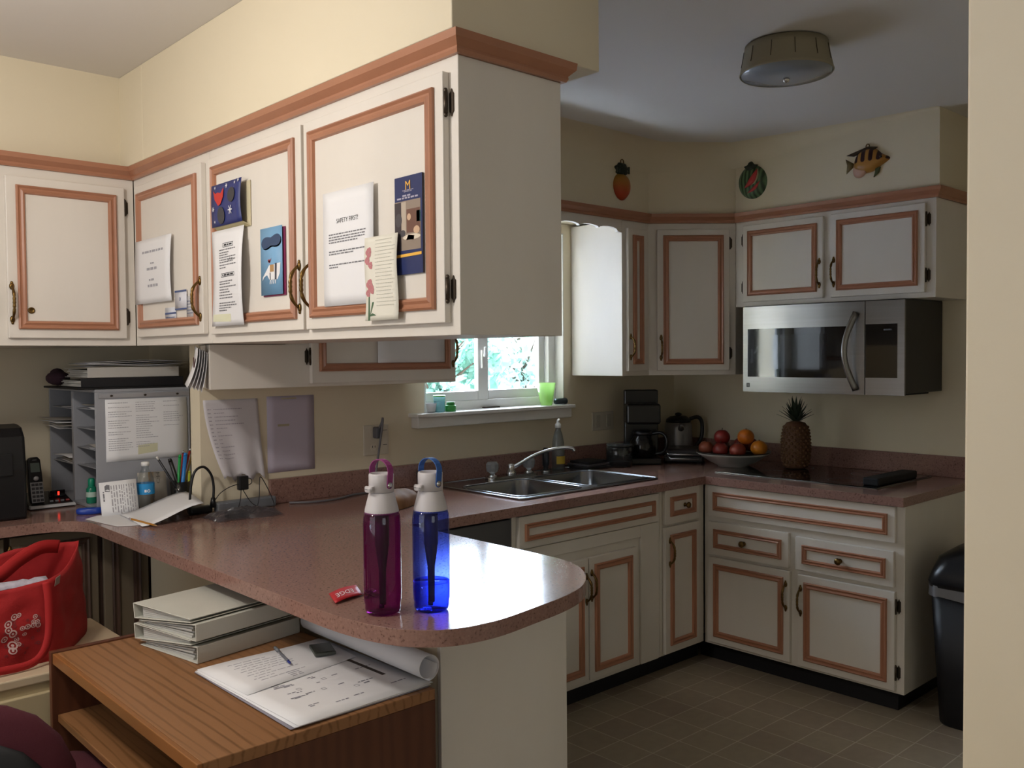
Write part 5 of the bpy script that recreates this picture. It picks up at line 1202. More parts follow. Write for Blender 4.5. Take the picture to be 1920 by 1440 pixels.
for nm, u_, w_, z_, r_, col, lab in fr:
    x = bx_ + (u_ * .735 + w_ * .678); y = by_ + (-u_ * .678 + w_ * .735)
    t2 = thing(nm, lab, 'fruit', (x, y, ZT + z_ - r_), group='fruit heaped in the white bowl')
    MB().lathe([(max(.0001, r_*sin(pi*i/14)*(1 + (.06*cos(pi*i/14) if nm == 'apple' else 0))), ZT + z_ - r_*cos(pi*i/14)*.93 - (.006 if nm == 'apple' and i > 12 else 0)) for i in range(15)], (x, y, 0), 20).build('fruit_skin', mat(nm + '_skin_' + col[1:], col, .35, var=.15, vscale=20, bump=.2 if nm == 'orange' else 0, bscale=300), t2)
    MB().tube([(x, y, ZT + z_ + r_*.80), (x + .003, y, ZT + z_ + r_*(1.12 if nm == 'apple' else .97))], .0018 if nm == 'apple' else .004, 6).build('fruit_stem', M['brownwood'], t2)
# pineapple
pnx, pny = 4.155, 2.395
t = thing('pineapple', 'whole pineapple standing between the fruit bowl and the cooktop wall', 'pineapple', (pnx, pny, ZT + .006))
b = MB(); rows, cols_ = 13, 14
pr = [(.045, .0065), (.060, .015)] + [(.068*(1 - .16*abs((i-6)/6.)**2.2), .03 + .016*i) for i in range(13)] + [(.045, .238), (.02, .245), (.0001, .246)]
b.lathe(pr, (pnx, pny, ZT), 28); body_ = b.build('pineapple_body', mat('pineapple_skin', '#553620', .7, bump=.8, bscale=90, var=.2, vscale=30), t)
b = MB()
for r_ in range(rows):
    for c_ in range(cols_):
        a = 2*pi*(c_ + .5*(r_ % 2))/cols_; z_ = .026 + .0158*r_; rad = .068*(1 - .16*abs((r_-6)/6.)**2.2)
        b.ell((pnx + rad*cos(a), pny + rad*sin(a), ZT + z_), (.0085, .0085, .0075), 6)
b.build('pineapple_eyes', mat('pineapple_eye', '#5E4024', .7), t)
b = MB(); rg = random.Random(2)
for k in range(34):
    a = k*2.399; tier = k/34; L_ = .040 + .070*tier; out = .034*(1-tier) + .006; z0 = ZT + .240 + .035*tier; lean_ = out + .03*(1-tier)
    c_ = Vector((cos(a), sin(a), 0)); s_ = Vector((-sin(a), cos(a), 0)); p0 = Vector((pnx, pny, z0)) + c_*.012
    P_ = [p0, p0 + c_*lean_*.6 + Vector((0, 0, L_*.5)), p0 + c_*lean_*1.25 + Vector((0, 0, L_*.93))]
    w_ = .010
    b.add([P_[0] - s_*w_, P_[0] + s_*w_, P_[1] + s_*w_*.8, P_[1] - s_*w_*.8, P_[2]], [(0, 1, 2, 3), (3, 2, 4)])
lf = b.build('leaf_crown', mat('pineapple_leaf', '#2E3A2A', .5), t, fix=False); so = lf.modifiers.new('s', 'SOLIDIFY'); so.thickness = .0015
# cooktop
t = thing('cooktop', 'black glass cooktop set into the counter under the microwave', 'cooktop', (4.06, 2.22, ZT))
MB().box(3.785, 4.330, 1.800, 2.615, ZT + .0003, ZT + .006).build('glass_surface', M['glassblk'], t, bevel=.003)
MB().box(3.779, 4.336, 1.794, 2.621, ZT + .0001, ZT + .003).build('metal_edge', M['steel'], t, bevel=.001)
for x, y, r_ in ((3.92, 2.00, .085), (3.92, 2.40, .10), (4.19, 2.02, .09), (4.19, 2.40, .075)):
    b = MB(); disc(b, lambda px, py: Vector((px, py, ZT + .0066)), x, y, r_, r0=.97, n=48); b.build('burner_ring', mat('ring_print', '#3A3A3E', .3), t, fix=False)
MB().box(3.83, 4.22, 1.812, 1.885, ZT + .0062, ZT + .040).build('black_holder', M['blackm'], label='low black rectangular box standing on the near edge of the cooktop', cat='box', bevel=.006)

# ================================================================ MICROWAVE
t = thing('microwave', 'over the range stainless microwave with curved handle and black glass door', 'microwave', (4.18, 2.18, 1.308))
YN, YF, XM = 1.772, 2.594, 4.000
MB().box(XM, 4.395, YN + .002, YF, 1.318, 1.740).build('microwave_body', M['black'], t, bevel=.003)
MB().box(XM + .05, 4.36, YN + .05, YF - .05, 1.306, 1.318).build('bottom_grille', M['blackm'], t)
FM = Face(XM, 0, -1, 0)
def bow(u):   # slight outward bulge of the door front
    k = (u + YF) / (YF - YN); return .012 + .016 * sin(pi * min(max(k, 0), 1))
def bowpanel(u0, u1, z0, z1, o, nm, m_, par, n=10, d=.0):
    b = MB()
    for i in range(n):
        a, c_ = u0 + (u1-u0)*i/n, u0 + (u1-u0)*(i+1)/n
        b.hexa([FM(a, z0, bow(a) + o), FM(c_, z0, bow(c_) + o), FM(c_, z0, d), FM(a, z0, d), FM(a, z1, bow(a) + o), FM(c_, z1, bow(c_) + o), FM(c_, z1, d), FM(a, z1, d)])
    import bmesh
    o_ = b.build(nm, m_, par)
    bm = bmesh.new(); bm.from_mesh(o_.data); bmesh.ops.remove_doubles(bm, verts=bm.verts, dist=1e-5)
    seen = {}
    for f_ in list(bm.faces):
        key = tuple(sorted(v.index for v in f_.verts)); seen.setdefault(key, []).append(f_)
    dead = [f_ for l_ in seen.values() if len(l_) > 1 for f_ in l_]
    bmesh.ops.delete(bm, geom=dead, context='FACES_ONLY'); bmesh.ops.recalc_face_normals(bm, faces=bm.faces); bm.to_mesh(o_.data); bm.free()
    return o_
dr = bowpanel(-YF, -1.950, 1.310, 1.735, 0, 'door', M['steel'], t)
bowpanel(-2.566, -2.035, 1.385, 1.624, .0012, 'door_window', M['glassblk'], dr)
bowpanel(-2.50, -2.13, 1.425, 1.592, .0018, 'window_mesh', mat('window_mesh_glass', '#15151A', .08, coat=.4), dr)
cp = bowpanel(-1.946, -YN, 1.310, 1.735, 0, 'control_panel', M['steel'], t, n=4)
bowpanel(-1.985 + .04, -1.803, 1.388, 1.630, .0012, 'control_glass', M['glassblk'], cp, n=4)
b = MB(); b.fbox(FM, -1.86, -1.825, 1.600, 1.607, .018, .0265); b.build('control_mark', mat('pale_mark', '#55555C', .5), cp)
pts = []; rs = []
for i in range(21):
    k = i/20; z = 1.332 + .352*k; pts.append(FM(-1.985 + .0 - .035*sin(pi*k), z, .035 + .042*sin(pi*k))); rs.append(.016 - .002*sin(pi*k))
MB().tube(pts, rs, 12, flat=.5).build('door_handle', M['steel'], dr)
b = MB()
for k, zz in enumerate((1.349, 1.341, 1.333)): b.fbox(FM, -2.572, -2.554, zz, zz + .005, .012, .0150)
b.fbox(FM, -2.572, -2.568, 1.333, 1.354, .012, .0149).fbox(FM, -2.558, -2.554, 1.333, 1.354, .012, .0149); b.build('logo_plate', mat('logo_dark', '#26262A', .4), dr)

# ================================================================ TRASH CAN
t = thing('trash_can', 'black lidded kitchen trash can with white bag at the right of the base cabinets', 'trash can', (3.90, 1.34, 0))
def rrect(cx_, cy_, hx, hy, r, n=5): return rr(cx_-hx, cx_+hx, cy_-hy, cy_+hy, r, n)
def loft(secs, m_, nm, par, capb=True, capt=True):
    b = MB(); n = len(secs[0][0]); vs = [(x, y, z) for l_, z in secs for x, y in l_]; fs = []
    for j in range(len(secs)-1):
        for i in range(n): q = (i+1) % n; fs.append((j*n+i, j*n+q, (j+1)*n+q, (j+1)*n+i))
    if capb: fs.append(tuple(reversed(range(n))))
    if capt: fs.append(tuple((len(secs)-1)*n + i for i in range(n)))
    return b.add(vs, fs, True).build(nm, m_, par)
cx_, cy_ = 3.91, 1.345
loft([(rrect(cx_, cy_, .195, .165, .05), .001), (rrect(cx_, cy_, .20, .17, .05), .01), (rrect(cx_, cy_, .235, .195, .055), .555)], mat('trash_black', '#101014', .45), 'can_body', t)
loft([(rrect(cx_, cy_, .240, .200, .055), .565), (rrect(cx_, cy_, .243, .203, .055), .585), (rrect(cx_, cy_, .235, .195, .06), .62), (rrect(cx_, cy_, .215, .175, .07), .68), (rrect(cx_, cy_, .16, .13, .08), .715), (rrect(cx_, cy_, .05, .05, .04), .725)], mat('trash_lid', '#121318', .3), 'lid', t)
b = MB(); base = rrect(cx_, cy_, .240, .200, .056, 8); n = len(base); vs = []; fs = []
for j in range(5):
    for i, (x, y) in enumerate(base):
        a = math.atan2(y - cy_, x - cx_); drop = .030 + .115*max(0, cos(a - radians(248)))**4 + .02*sin(a*3 + 1); k = j/4
        ox = (x - cx_)*(1 + .012*sin(i*1.7) + .02*k*sin(i*.9)); oy = (y - cy_)*(1 + .012*cos(i*2.1) + .02*k*cos(i*.7))
        vs.append((cx_ + ox, cy_ + oy, .572 - drop*k))
for j in range(4):
    for i in range(n): q = (i+1) % n; fs.append((j*n+i, j*n+q, (j+1)*n+q, (j+1)*n+i))
b.add(vs, fs, True); b.build('bag_liner', clear('white_liner', '#D8D8DC', rough=.3, diff=.7, dcol='#C4C4CA'), t, fix=False)
# ================================================================ PENINSULA: bottles, keys, loaf
def filter_bottle(x, y, tint, dcol, strap_col, straw_col, label, water):
    t = thing('filter_bottle', label, 'bottle', (x, y, ZT), group=None)
    z = ZT + .0008
    body = clear('bottle_plastic_' + dcol[1:], tint, rough=.03, diff=.10, dcol=dcol)
    MB().lathe([(.0001, .001), (.034, .0), (.0395, .004), (.0410, .012), (.0405, .020), (.0425, .028), (.0432, .05), (.0432, .205), (.0415, .224), (.0385, .236)], (x, y, z), 40).build('bottle_body', body, t)
    if water:
        wb_ = MB().lathe([(.0001, .004), (.0385, .006), (.0415, .035), (.0418, .066), (.0001, .066)], (x, y, z), 36).build('water', clear('tinted_water', '#A0B4FC', rough=.02), t)
        MB().tube([(x + .0415*cos(a), y + .0415*sin(a), z + .067) for a in [2*pi*i/28 for i in range(28)]], .0011, 6, closed=True).build('waterline', clear('meniscus', '#8CB0FF', rough=.0), wb_)
    s_ = MB().lathe([(.0001, .018), (.0075, .018), (.0085, .10), (.0135, .135), (.0150, .150), (.0165, .153), (.0165, .232), (.0001, .232)], (x, y, z), 20).build('filter_core', mat('core_' + straw_col[1:], straw_col, .5), t)
    MB().tube([(x - .006, y - .004, z + .02), (x - .006, y - .004, z + .012)], .006, 8).build('filter_tip', mat('tip_' + straw_col[1:], straw_col, .5), s_)
    cap = mat('cap_light_grey', '#C6C2C4', .38)
    MB().lathe([(.0388, .230), (.0392, .234), (.0385, .240), (.0300, .272), (.0285, .276), (.0283, .278)], (x, y, z), 36).build('cap_skirt', cap, t)
    MB().lathe([(.0290, .279), (.0288, .318), (.0270, .3215), (.0235, .321), (.0225, .317), (.0001, .317)], (x, y, z), 36).build('cap_top', cap, t)
    # the direction to the viewer
    v = Vector((-x, -y, 0)).normalized(); r_ = Vector((-v.y, v.x, 0))   # r_: viewer's right
    # spout clip on the viewer's left
    d_ = (-r_*.80 + v*.60).normalized(); p = Vector((x, y, z + .286)); s2 = Vector((-d_.y, d_.x, 0))
    sp_ = MB(); Mx = Matrix((s2, d_, Vector((0, 0, 1)))).transposed().to_4x4(); Mx.translation = p + d_*.028
    sp_.hexa([Mx @ Vector(q) for q in ((-.010, -.002, -.008), (.010, -.002, -.008), (.010, .012, -.006), (-.010, .012, -.006), (-.010, -.002, .010), (.010, -.002, .010), (.010, .014, .004), (-.010, .014, .004))])
    o = sp_.build('spout_clip', cap, t, bevel=.003)
    MB().tube([p + d_*.034 - s2*.012 + Vector((0, 0, .004)), p + d_*.034 + s2*.012 + Vector((0, 0, .004))], .0045, 8).build('clip_pin', cap, o)
    b = MB()
    for k in range(3): c_ = p + d_*.0415 + s2*(.005*(k-1)) + Vector((0, 0, .002)); b.ell(c_, (.0012, .0012, .0008), 6)
    b.build('clip_dots', M['inkdk'], o)
    # strap loop
    e_ = (r_*.62 + v*.78).normalized(); sm_ = mat('strap_' + strap_col[1:], strap_col, .6)
    q = Vector((-e_.y, e_.x, 0)); b = MB(); N = 22; vs = []; hw = .0078
    for i in range(N + 1):
        a = pi * i / N; c_ = cos(a)
        rad = .0302
        pos = Vector((x, y, z + .300)) + e_ * (rad * (1 if c_ > .62 else (-1 if c_ < -.62 else c_/.62))) if False else None
        k = i / N
        if k < .28: pos = Vector((x, y, z)) + e_*(.0298 + .004*k/.28) + Vector((0, 0, .295 + .032*k/.28))
        elif k > .72: kk = (1-k)/.28; pos = Vector((x, y, z)) - e_*(.0298 + .004*kk) + Vector((0, 0, .295 + .032*kk))
        else: aa = pi*(k-.28)/.44; pos = Vector((x, y, z)) + e_*(.0338*cos(aa)) + Vector((0, 0, .327 + .026*sin(aa)))
        vs.append(pos)
    sec = []
    for i, p_ in enumerate(vs):
        tn = (vs[min(i+1, N)] - vs[max(i-1, 0)]).normalized(); nn = q.cross(tn).normalized()
        for du, dn in ((-hw, -.0011), (hw, -.0011), (hw, .0011), (-hw, .0011)): sec.append(p_ + q*du + nn*dn)
    fs = []
    for i in range(N):
        for k in range(4): l_ = (k+1) % 4; fs.append((i*4+k, i*4+l_, (i+1)*4+l_, (i+1)*4+k))
    fs += [(3, 2, 1, 0), (N*4, N*4+1, N*4+2, N*4+3)]
    b.add(sec, fs)
    for sgn in (1, -1): b.lathe([(.0078, -.0011), (.0078, .0011), (.0001, .0011)], M=Matrix.Translation(Vector((x, y, z + .295)) + e_*sgn*.0300) @ e_.to_track_quat('Z', 'Y').to_matrix().to_4x4(), n=20)
    st = b.build('carry_strap', sm_, t, bevel=.0006)
    for sgn in (1, -1):
        MB().lathe([(.0070, 0), (.0066, .0016), (.0001, .0022)], M=Matrix.Translation(Vector((x, y, z + .296)) + e_*sgn*.0312) @ (e_*sgn).to_track_quat('Z', 'Y').to_matrix().to_4x4(), n=18).build('rivet', M['chrome'], st)
    MB().lathe([(.0265, .276), (.0290, .279)], (x, y, z), 30).build('cap_seam', M['ink'], t)
    return t
filter_bottle(1.187, 1.732, '#CC70C2', '#5A1A52', '#86356F', '#3E1A3C', 'magenta water bottle with pale grey cap, beside the red key tag', False)
filter_bottle(1.282, 1.672, '#94A8F8', '#24389A', '#2F5AA0', '#1A2450', 'blue water bottle with pale grey cap, a third full of water', True)
# key ring with red tag
t = thing('key_ring', 'keys on a red EDGE tag lying left of the magenta bottle', 'keys', (1.19, 1.88, ZT))
A = Vector((1.172, 1.942, ZT + .005)); B_ = Vector((1.262, 1.960, ZT + .007)); Cc = Vector((1.232, 1.885, ZT + .003)); D_ = Vector((1.142, 1.864, ZT + .003))
P = lambda u, v: D_.lerp(Cc, u).lerp(A.lerp(B_, u), v) + Vector((0, 0, .004*sin(pi*u)))
tg = MB().grid(P, 8, 3, th=-.0018).build('red_tag', mat('red_tag', '#B4242C', .5), t)
fn = on(P, lift=.0030); b = MB()
letters(b, 'EDGE', .25, lambda x, y: fn(.46 + x*1.02 , .5 + y*2.0), rot=pi); b.build('tag_lettering', M['paper'], tg, fix=False)
MB().tube([(1.268 + .013*cos(a), 1.905 + .013*sin(a), ZT + .003 + .001*sin(a*2)) for a in [2*pi*i/20 for i in range(20)]], .0012, 6, closed=True).build('split_ring', M['chrome'], t)
for k, (ang, L_) in enumerate(((-130, .052), (-105, .045), (-85, .050))):
    Km = Matrix.Translation((1.255 - .004*k, 1.895 - .004*k, ZT + .002 + .0026*k)) @ Matrix.Rotation(radians(ang), 4, 'Z')
    b = MB(); b.prism([(0, -.010), (.012, -.011), (.018, -.004), (L_, -.003), (L_ + .002, 0), (L_, .003), (L_ - .006, .0045), (L_ - .012, .003), (L_ - .018, .0045), (.018, .004), (.012, .011), (0, .010), (-.005, 0)], 0, .0020, fn=lambda x, y, z: Km @ Vector((x, y, z)))
    b.build('key', M['chrome'] if k != 1 else M['brass'], t)
# loaf of bread in a bag behind the bottles
t = thing('bread_bag', 'tan bread loaf in a thin bag on the counter behind the bottles', 'bread', (2.08, 2.93, ZT))
def loafp(u, v):
    x = -.13 + .26*u; a = pi*v; w_ = .062*(1 - .5*abs(2*u-1)**3); h_ = .062*(1 - .45*abs(2*u-1)**3) * (1 + .12*noise.noise(Vector((u*7, v*5, 2))))
    p = Vector((x, -w_*cos(a), h_*sin(a)**.7)); c_, s_ = cos(.5), sin(.5)
    return Vector((2.08 + p.x*c_ - p.y*s_, 2.93 + p.x*s_ + p.y*c_, ZT + .002 + p.z))
MB().grid(loafp, 20, 14).build('bread_loaf', mat('bread_crust', '#8C6848', .7, var=.2, vscale=25, bump=.4, bscale=60), t)
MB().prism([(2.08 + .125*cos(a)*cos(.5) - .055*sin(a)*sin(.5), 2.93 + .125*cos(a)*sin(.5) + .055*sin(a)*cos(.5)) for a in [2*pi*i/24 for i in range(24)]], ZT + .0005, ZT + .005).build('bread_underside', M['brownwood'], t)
MB().tube(crom([(1.975, 2.87, ZT + .03), (1.955, 2.86, ZT + .045), (1.94, 2.85, ZT + .04), (1.925, 2.845, ZT + .02)], 4), [.02, .017, .014, .011, .008, .006, .008, .010, .012, .014, .013, .012, .010], 8).build('twisted_end', clear('bread_wrap', '#E6E0D8', diff=.4, dcol='#C8B89C'), t)

# ================================================================ WOODEN DESK
DX0, DX1, DY0, DY1, DZ = .720, 1.300, 1.685, 2.612, .720
t = thing('computer_desk', 'oak veneer desk with open shelf pushed under the peninsula', 'desk', (1.01, 2.15, 0))
MB().box(DX0 + .012, DX1, DY0 + .0, DY1 - .020, DZ - .026, DZ).build('desk_top', M['oak'], t, bevel=.002)
MB().box(DX0, DX0 + .012, DY0 - .001, DY1 - .020, DZ - .028, DZ + .0005).build('front_edge_strip', mat('edge_oak', '#8A5A30', .35), t, bevel=.002)
MB().box(DX0 - .004, DX1, DY1 - .020, DY1, 0, DZ + .004).build('side_panel', M['oakside'], t, bevel=.002)
MB().box(DX0 + .012, DX1, DY0, DY0 + .018, 0, DZ - .026).build('side_panel', M['oakside'], t, bevel=.001)
MB().box(DX1 - .014, DX1 - .002, DY0 + .018, DY1 - .020, .05, DZ - .026).build('back_panel', M['oakside'], t)
MB().box(DX0 + .010, DX1 - .014, DY0 + .018, DY1 - .020, .534, .554).build('desk_shelf', M['oak'], t, bevel=.002)
MB().box(.905, .975, 2.365, 2.43, .555, .60).build('small_box', mat('grey_card', '#77747A', .7), label='small grey box on the shelf inside the desk', cat='box', bevel=.003)
# binders on the desk (two open ends to the left, alternating spines)
wb1 = mat('white_vinyl_binder', '#C4C4BA', .4, var=.03, vscale=8)
bz = DZ + .0008; rot = radians(10)
binder('ring_binder', 'white ring binder at the bottom of the stack on the desk', 1.1265, 2.270, bz, .33, .265, .044, .014, rot, wb1, 'white binders on the desk')
R2 = rot + pi
def stackb(label, z, flip, h0, h1, tiltx, dx, dy):
    c, s_ = cos(rot), sin(rot); W_ = .265
    if flip: cx, cy = 1.115 - s_*(W_) , 2.283 + c*W_; r = rot + pi
    else: cx, cy, r = 1.1265, 2.270, rot
    o = binder('ring_binder', label, cx + dx, cy + dy, z, .33, W_, h0, h1, r, wb1, 'white binders on the desk')
    o.rotation_euler = (tiltx, 0, r); return o
# each binder lies on the sloping cover of the one below
sl = math.atan2(.030, .265)
stackb('white ring binder second from the bottom of the desk stack, spine at the back', bz + .0155, True, .042, .013, sl, .004, .004)
stackb('white ring binder second from the top of the desk stack, spine facing out', bz + .0588, False, .044, .012, 0, -.004, -.002)
stackb('white ring binder on top of the desk stack with glossy cover', bz + .0728, True, .042, .010, math.atan2(.032, .265), .002, .0)
# blotter calendar with rolled back sheets
t = thing('desk_calendar', 'large paper desk pad with its top sheets rolled back against the half wall', 'calendar', (1.11, 1.94, DZ))
def padp(z, j): return lambda u, v: Vector((.930 + .008*(1-v)*j + .365*u, 1.702 + .478*v + .006*j*(u-.5), DZ + z + .0015*abs(noise.noise(Vector((u*5, v*5, j)))) + .002*(1-u)**6))
for j, z in enumerate((.0008, .0032, .0055)):
    o = MB().grid(padp(z, j), 8, 8, th=-.0012).build('pad_sheet', M['paper'] if j else mat('pad_back', '#8A8690', .8), t)
fn = on(padp(.0055, 2), lift=.0016); b = MB(); rg = random.Random(77)
for k in range(26):
    x, y = rg.uniform(.15, .8), rg.uniform(.08, .55); lines(b, lambda a, c: fn(a, c), x, x + .14, y, .010, rg, end=x + rg.uniform(.03, .13))
for x, y in ((.30, .38), (.42, .30), (.52, .42), (.60, .22)):
    for a0, a1, c0, c1 in ((0, .03, 0, .003), (0, .03, .022, .025), (0, .003, 0, .025), (.027, .03, 0, .025)): poly(b, fn, [(x+a0, y+c0), (x+a1, y+c0), (x+a1, y+c1), (x+a0, y+c1)])
b.build('pen_notes', mat('pen_grey', '#8C8C96', .8), t, fix=False)
b = MB(); poly(b, fn, [(.845, .26), (.875, .26), (.875, .60), (.845, .60)]); b.build('binding_slot', mat('slot_brown', '#3E332C', .7), t, fix=False)
# rolled sheets
def rollp(u, v):
    a = -pi/2 + u * 2 * pi * 1.28; r_ = .033 - .008*u
    return Vector((1.305 + r_*cos(a) - .003, 1.712 + .552*v, DZ + .010 + .033 + r_*sin(a)))
MB().grid(rollp, 36, 4, th=-.0012).build('rolled_sheets', mat('roll_paper', '#CFCED2', .8), t)
# second sheet on the pad
def sh2(u, v): p = Vector((.947, 1.930, 0)).lerp(Vector((1.275, 1.985, 0)), u).lerp(Vector((.936, 2.178, 0)).lerp(Vector((1.285, 2.182, 0)), u), v); p.z = DZ + .0092 + .001*sin(u*7) ; return p
t2 = MB().grid(sh2, 8, 4, th=-.0008).build('form_sheet', M['paper'], label='white printed form lying on the upper half of the desk pad', cat='paper')
fn = on(sh2, lift=.001); b = MB()
for k in range(10): lines(b, fn, .18 + .03*(k % 2), .6, .85 - .07*k, .014, rg, end=.3 + rg.uniform(.05, .35))
for k in range(4): lines(b, fn, .42, .52, .22 - .05*k, .02, rg)
b.build('printed_text', mat('faint_print', '#9C9CA4', .8), t2, fix=False)
# pen and calculator
t = thing('ballpoint_pen', 'clear ballpoint pen with blue tip lying on the printed form', 'pen', (1.13, 2.10, DZ + .011))
a_, b_ = Vector((1.150, 2.180, DZ + .0155)), Vector((1.118, 2.040, DZ + .0155)); d_ = b_ - a_
MB().tube([a_ + d_*.02, a_ + d_*.86], .0038, 8).build('pen_barrel', clear('pen_plastic', '#D8DADF', diff=.35, dcol='#B8BAC2'), t)
MB().tube([a_, a_ + d_*.22], .0048, 8).build('pen_cap_end', mat('grey_pen_cap', '#6C7076', .4), t)
MB().tube([a_ + d_*.86, a_ + d_*.95, b_], [.0038, .0028, .0008], 8).build('pen_tip', mat('blue_ink_tip', '#1E2A80', .4), t)
t = thing('calculator', 'small dark green pocket calculator near the rolled sheets', 'calculator', (1.235, 2.085, DZ + .011))
Kc = Matrix.Translation((1.232, 2.078, DZ + .0125)) @ Matrix.Rotation(radians(-20), 4, 'Z')
MB().obox(Kc, .055, .085, .008).build('calculator_body', mat('grey_green_case', '#4A4E48', .45), t, bevel=.002)
MB().obox(Kc @ Matrix.Translation((0, .0, .0081)), .046, .074, .001).build('calculator_face', mat('dark_green_face', '#2C332C', .3), t)

# ================================================================ FILE CABINET, BAG, CHAIR
t = thing('file_cabinet', 'beige metal lateral file cabinet beside the desk', 'file cabinet', (.60, 2.90, 0))
MB().box(.10, .985, 2.672, 3.13, 0, .625).build('cabinet_case', M['beige'], t, bevel=.003)
MB().box(.095, .99, 2.664, 3.135, .625, .650).build('cabinet_top', mat('cabinet_top_beige', '#BFAE92', .4), t, bevel=.004)
for z0, z1 in ((.335, .600), (.06, .325)):
    d = MB().box(.115, .970, 2.655, 2.672, z0, z1).build('drawer', M['beige'], t, bevel=.003)
    MB().box(.34, .46, 2.648, 2.655, z1 - .07, z1 - .045).build('drawer_handle', M['chrome'], d, bevel=.002)
# red tote bag
t = thing('tote_bag', 'red fabric tote bag with white ring pattern on top of the file cabinet', 'bag', (.72, 2.88, .6502))
Zb = .6505
def bagsurf(u, v):
    """u runs round the bag: 0-.5 front (left to right), .5-.7 right gusset, .7-1 back"""
    if u < .46: k = u/.46; x = .40 + .375*k; y = 2.765 - .012*sin(pi*k); zt = .885 - .012*sin(pi*k) + .0*k
    elif u < .66: k = (u-.46)/.20; x = .775 + .150*k + .008*sin(pi*k); y = 2.765 + .25*k; zt = .885 + .052*k**.6 - .04*sin(pi*k)*(1-k)
    else: k = (u-.66)/.34; x = .925 - .50*k; y = 3.015 + .01*sin(pi*k); zt = .930 + .004*sin(k*8) - .05*max(0, k-.38)*2.2
    b_ = sin(pi*v*.9)*.012; nx = noise.noise(Vector((u*14, v*5, 3)))*.012; ny = noise.noise(Vector((u*14, v*5, 9)))*.012
    sl_ = .03*(1-v)*(1 if u > .46 and u < .8 else .2)
    return Vector((x + nx*.7 + sl_*.6, y + ny*.8 - b_*(u < .5), Zb + (zt - Zb)*v))
bo = MB().grid(bagsurf, 60, 18).build('bag_body', M['red'], t, fix=False); so = bo.modifiers.new('s', 'SOLIDIFY'); so.thickness = .003; so.offset = 0
MB().prism([(.40, 2.77), (.775, 2.76), (.93, 3.0), (.43, 3.01)], Zb, Zb + .004).build('bag_base', M['red'], t)
# pale contents and lining showing above the front edge
def lin(u, v): return Vector((.41 + .36*u, 2.785 + .03*v, .868 + .014*v + .005*noise.noise(Vector((u*20, v, 4)))))
lo_ = MB().grid(lin, 24, 2, th=.002).build('pale_lining', mat('pale_lining', '#A7A2AE', .8, var=.2, vscale=60), t)
MB().prism([(.42, 2.79), (.76, 2.79), (.90, 2.99), (.44, 2.99)], .80, .81).build('bag_contents', mat('dark_red_inside', '#4A1014', .9), t)
# ring print
mr_ = mat('ring_print_white', '#C9A8A4', .8); mr2 = mat('ring_print_faded', '#7A2A2C', .8); b = MB(); b2 = MB()
def Ff(x, z, o): return bagsurf(.46*(x - .40)/.375, (z - Zb)/(.873 - Zb)) + Vector((0, -.0028, 0))
for (x, z, r_) in ((.666, .796, .009), (.651, .780, .010), (.678, .798, .006), (.651, .764, .010), (.640, .741, .009), (.673, .734, .006), (.662, .752, .011), (.685, .762, .006), (.697, .763, .007), (.711, .763, .007), (.724, .760, .007), (.717, .785, .006), (.712, .772, .006), (.722, .770, .006), (.656, .706, .010), (.690, .744, .005), (.66, .72, .012), (.675, .72, .006)):
    fn2 = lambda a, c: Ff(a, c, .0); disc(b, fn2, x, z + .0, r_, r0=.66, n=16); disc(b, fn2, x, z, r_*.32, n=10)
rg = random.Random(5)
for k in range(26): x, z = rg.uniform(.64, .73), rg.uniform(.69, .79); disc(b2, fn2, x, z, rg.uniform(.003, .006), r0=.5, n=12)
b.build('ring_print', mr_, bo, fix=False); b2.build('faded_ring_print', mr2, bo, fix=False)
MB().fbox(Face(0, 2.765, -.3, -1), .7 - 1.0 + .82, .72 - 1.0 + .825, .862, .888, .0, .002) if False else None
MB().hexa([(.775, 2.752, .862), (.792, 2.766, .866), (.792, 2.769, .866), (.775, 2.755, .862), (.779, 2.752, .884), (.795, 2.766, .889), (.795, 2.769, .889), (.779, 2.755, .884)]).build('sewn_label', mat('label_grey', '#8C7A70', .7), t)
def strap(pts, w_, nm):
    P_ = crom(pts, 6); b = MB(); vs = []
    for i, p in enumerate(P_):
        tn = (P_[min(i+1, len(P_)-1)] - P_[max(i-1, 0)]).normalized(); n_ = Vector((0, -1, 0)); s_ = tn.cross(n_)
        s_ = s_.normalized() if s_.length > .1 else Vector((1, 0, 0))
        vs += [p - s_*w_ , p + s_*w_]
    b.add(vs, [(2*i, 2*i+1, 2*i+3, 2*i+2) for i in range(len(P_)-1)], True)
    o = b.build(nm, mat('red_strap', '#A41B1C', .8), t, fix=False); so = o.modifiers.new('s', 'SOLIDIFY'); so.thickness = .003
strap([(.752, 2.745, .880), (.755, 2.738, .82), (.752, 2.732, .74), (.735, 2.725, .69), (.70, 2.715, .668), (.64, 2.71, .666), (.58, 2.71, .672), (.53, 2.72, .69), (.50, 2.73, .76), (.49, 2.745, .86)], .011, 'front_handle')
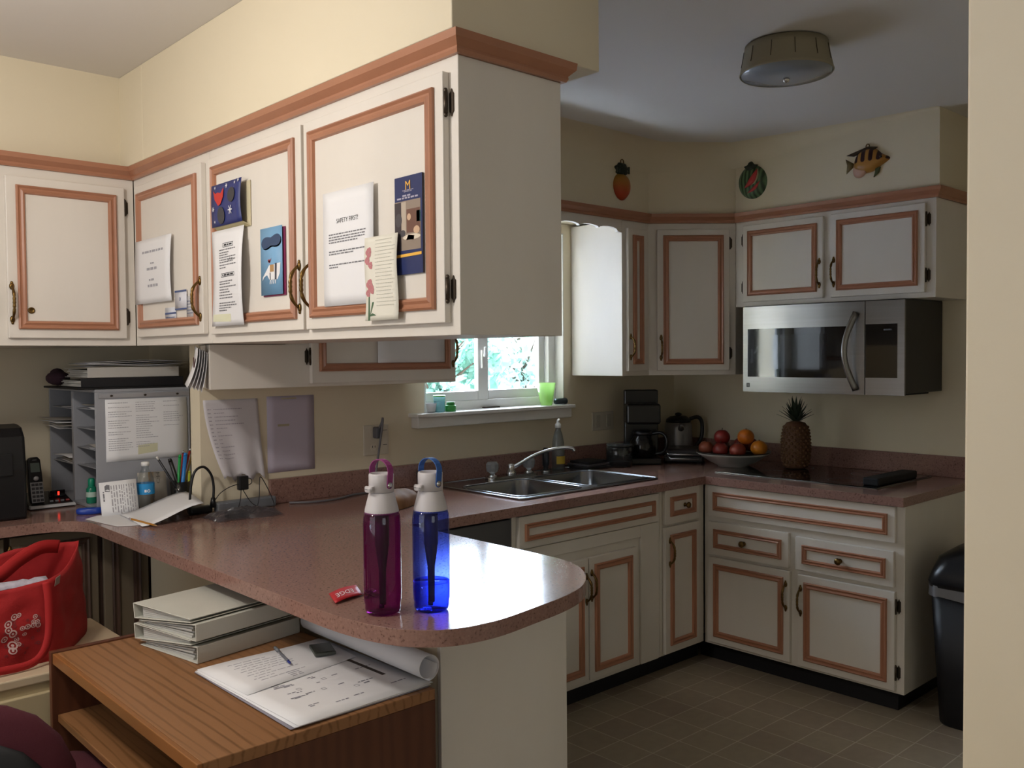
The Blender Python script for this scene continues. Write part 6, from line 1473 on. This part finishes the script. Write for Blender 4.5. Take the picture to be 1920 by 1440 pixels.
strap([(.86, 3.0, .925), (.80, 2.97, .935), (.73, 2.93, .915), (.66, 2.88, .885), (.58, 2.86, .872), (.50, 2.86, .86)], .020, 'back_handle')

# desk chair at the lower left corner
t = thing('desk_chair', 'maroon upholstered desk chair at the lower left, facing the desk', 'chair', (.42, 2.05, 0))
cX, cY = .43, 2.0
def cush(xc, yc, zc, hx, hy, hz, M_=None, p=3.2, n=20):
    b = MB(); vs = []; fs = []; k = n//2
    for j in range(k+1):
        ph = -pi/2 + pi*j/k
        for i in range(n):
            th = 2*pi*i/n; sg = lambda v, e: math.copysign(abs(v)**(2/e), v)
            v = Vector((hx*sg(cos(ph), p)*sg(cos(th), p), hy*sg(cos(ph), p)*sg(sin(th), p), hz*sg(sin(ph), 2.4)))
            v = (M_ @ v) if M_ else v; vs.append(v + Vector((xc, yc, zc)))
    for j in range(k):
        for i in range(n): q = (i+1) % n; fs.append((j*n+i, j*n+q, (j+1)*n+q, (j+1)*n+i))
    return b.add(vs, fs, True)
cush(.58, 2.28, .470, .235, .235, .045).build('seat', M['maroon'], t)
Rb = Matrix.Rotation(radians(-120), 3, 'Z')
cush(.405, 2.03, .61, .040, .205, .215, Rb, p=2.3).build('backrest', M['maroon'], t)
cush(.392, 2.005, .59, .030, .165, .170, Rb, p=2.5).build('backrest_shell', M['blackm'], t)
MB().tube([(.41, 2.03, .50), (.44, 2.08, .42), (.54, 2.2, .415)], .018, 8).tube([(.58, 2.28, .43), (.58, 2.28, .10)], .025, 10).build('column', M['blackm'], t)
for k in range(5):
    a = 2*pi*k/5 + .3
    MB().tube([(.58, 2.28, .10), (.58 + .25*cos(a), 2.28 + .25*sin(a), .065)], [.022, .014], 8).build('base_leg', M['blackm'], t)
    MB().lathe([(.0001, -.012), (.027, -.012), (.029, 0), (.027, .012), (.0001, .012)], M=Matrix.Translation((.58 + .25*cos(a), 2.28 + .25*sin(a), .030)) @ Matrix.Rotation(a, 4, 'Z') @ Matrix.Rotation(pi/2, 4, 'X'), n=14).build('caster', M['black'], t)
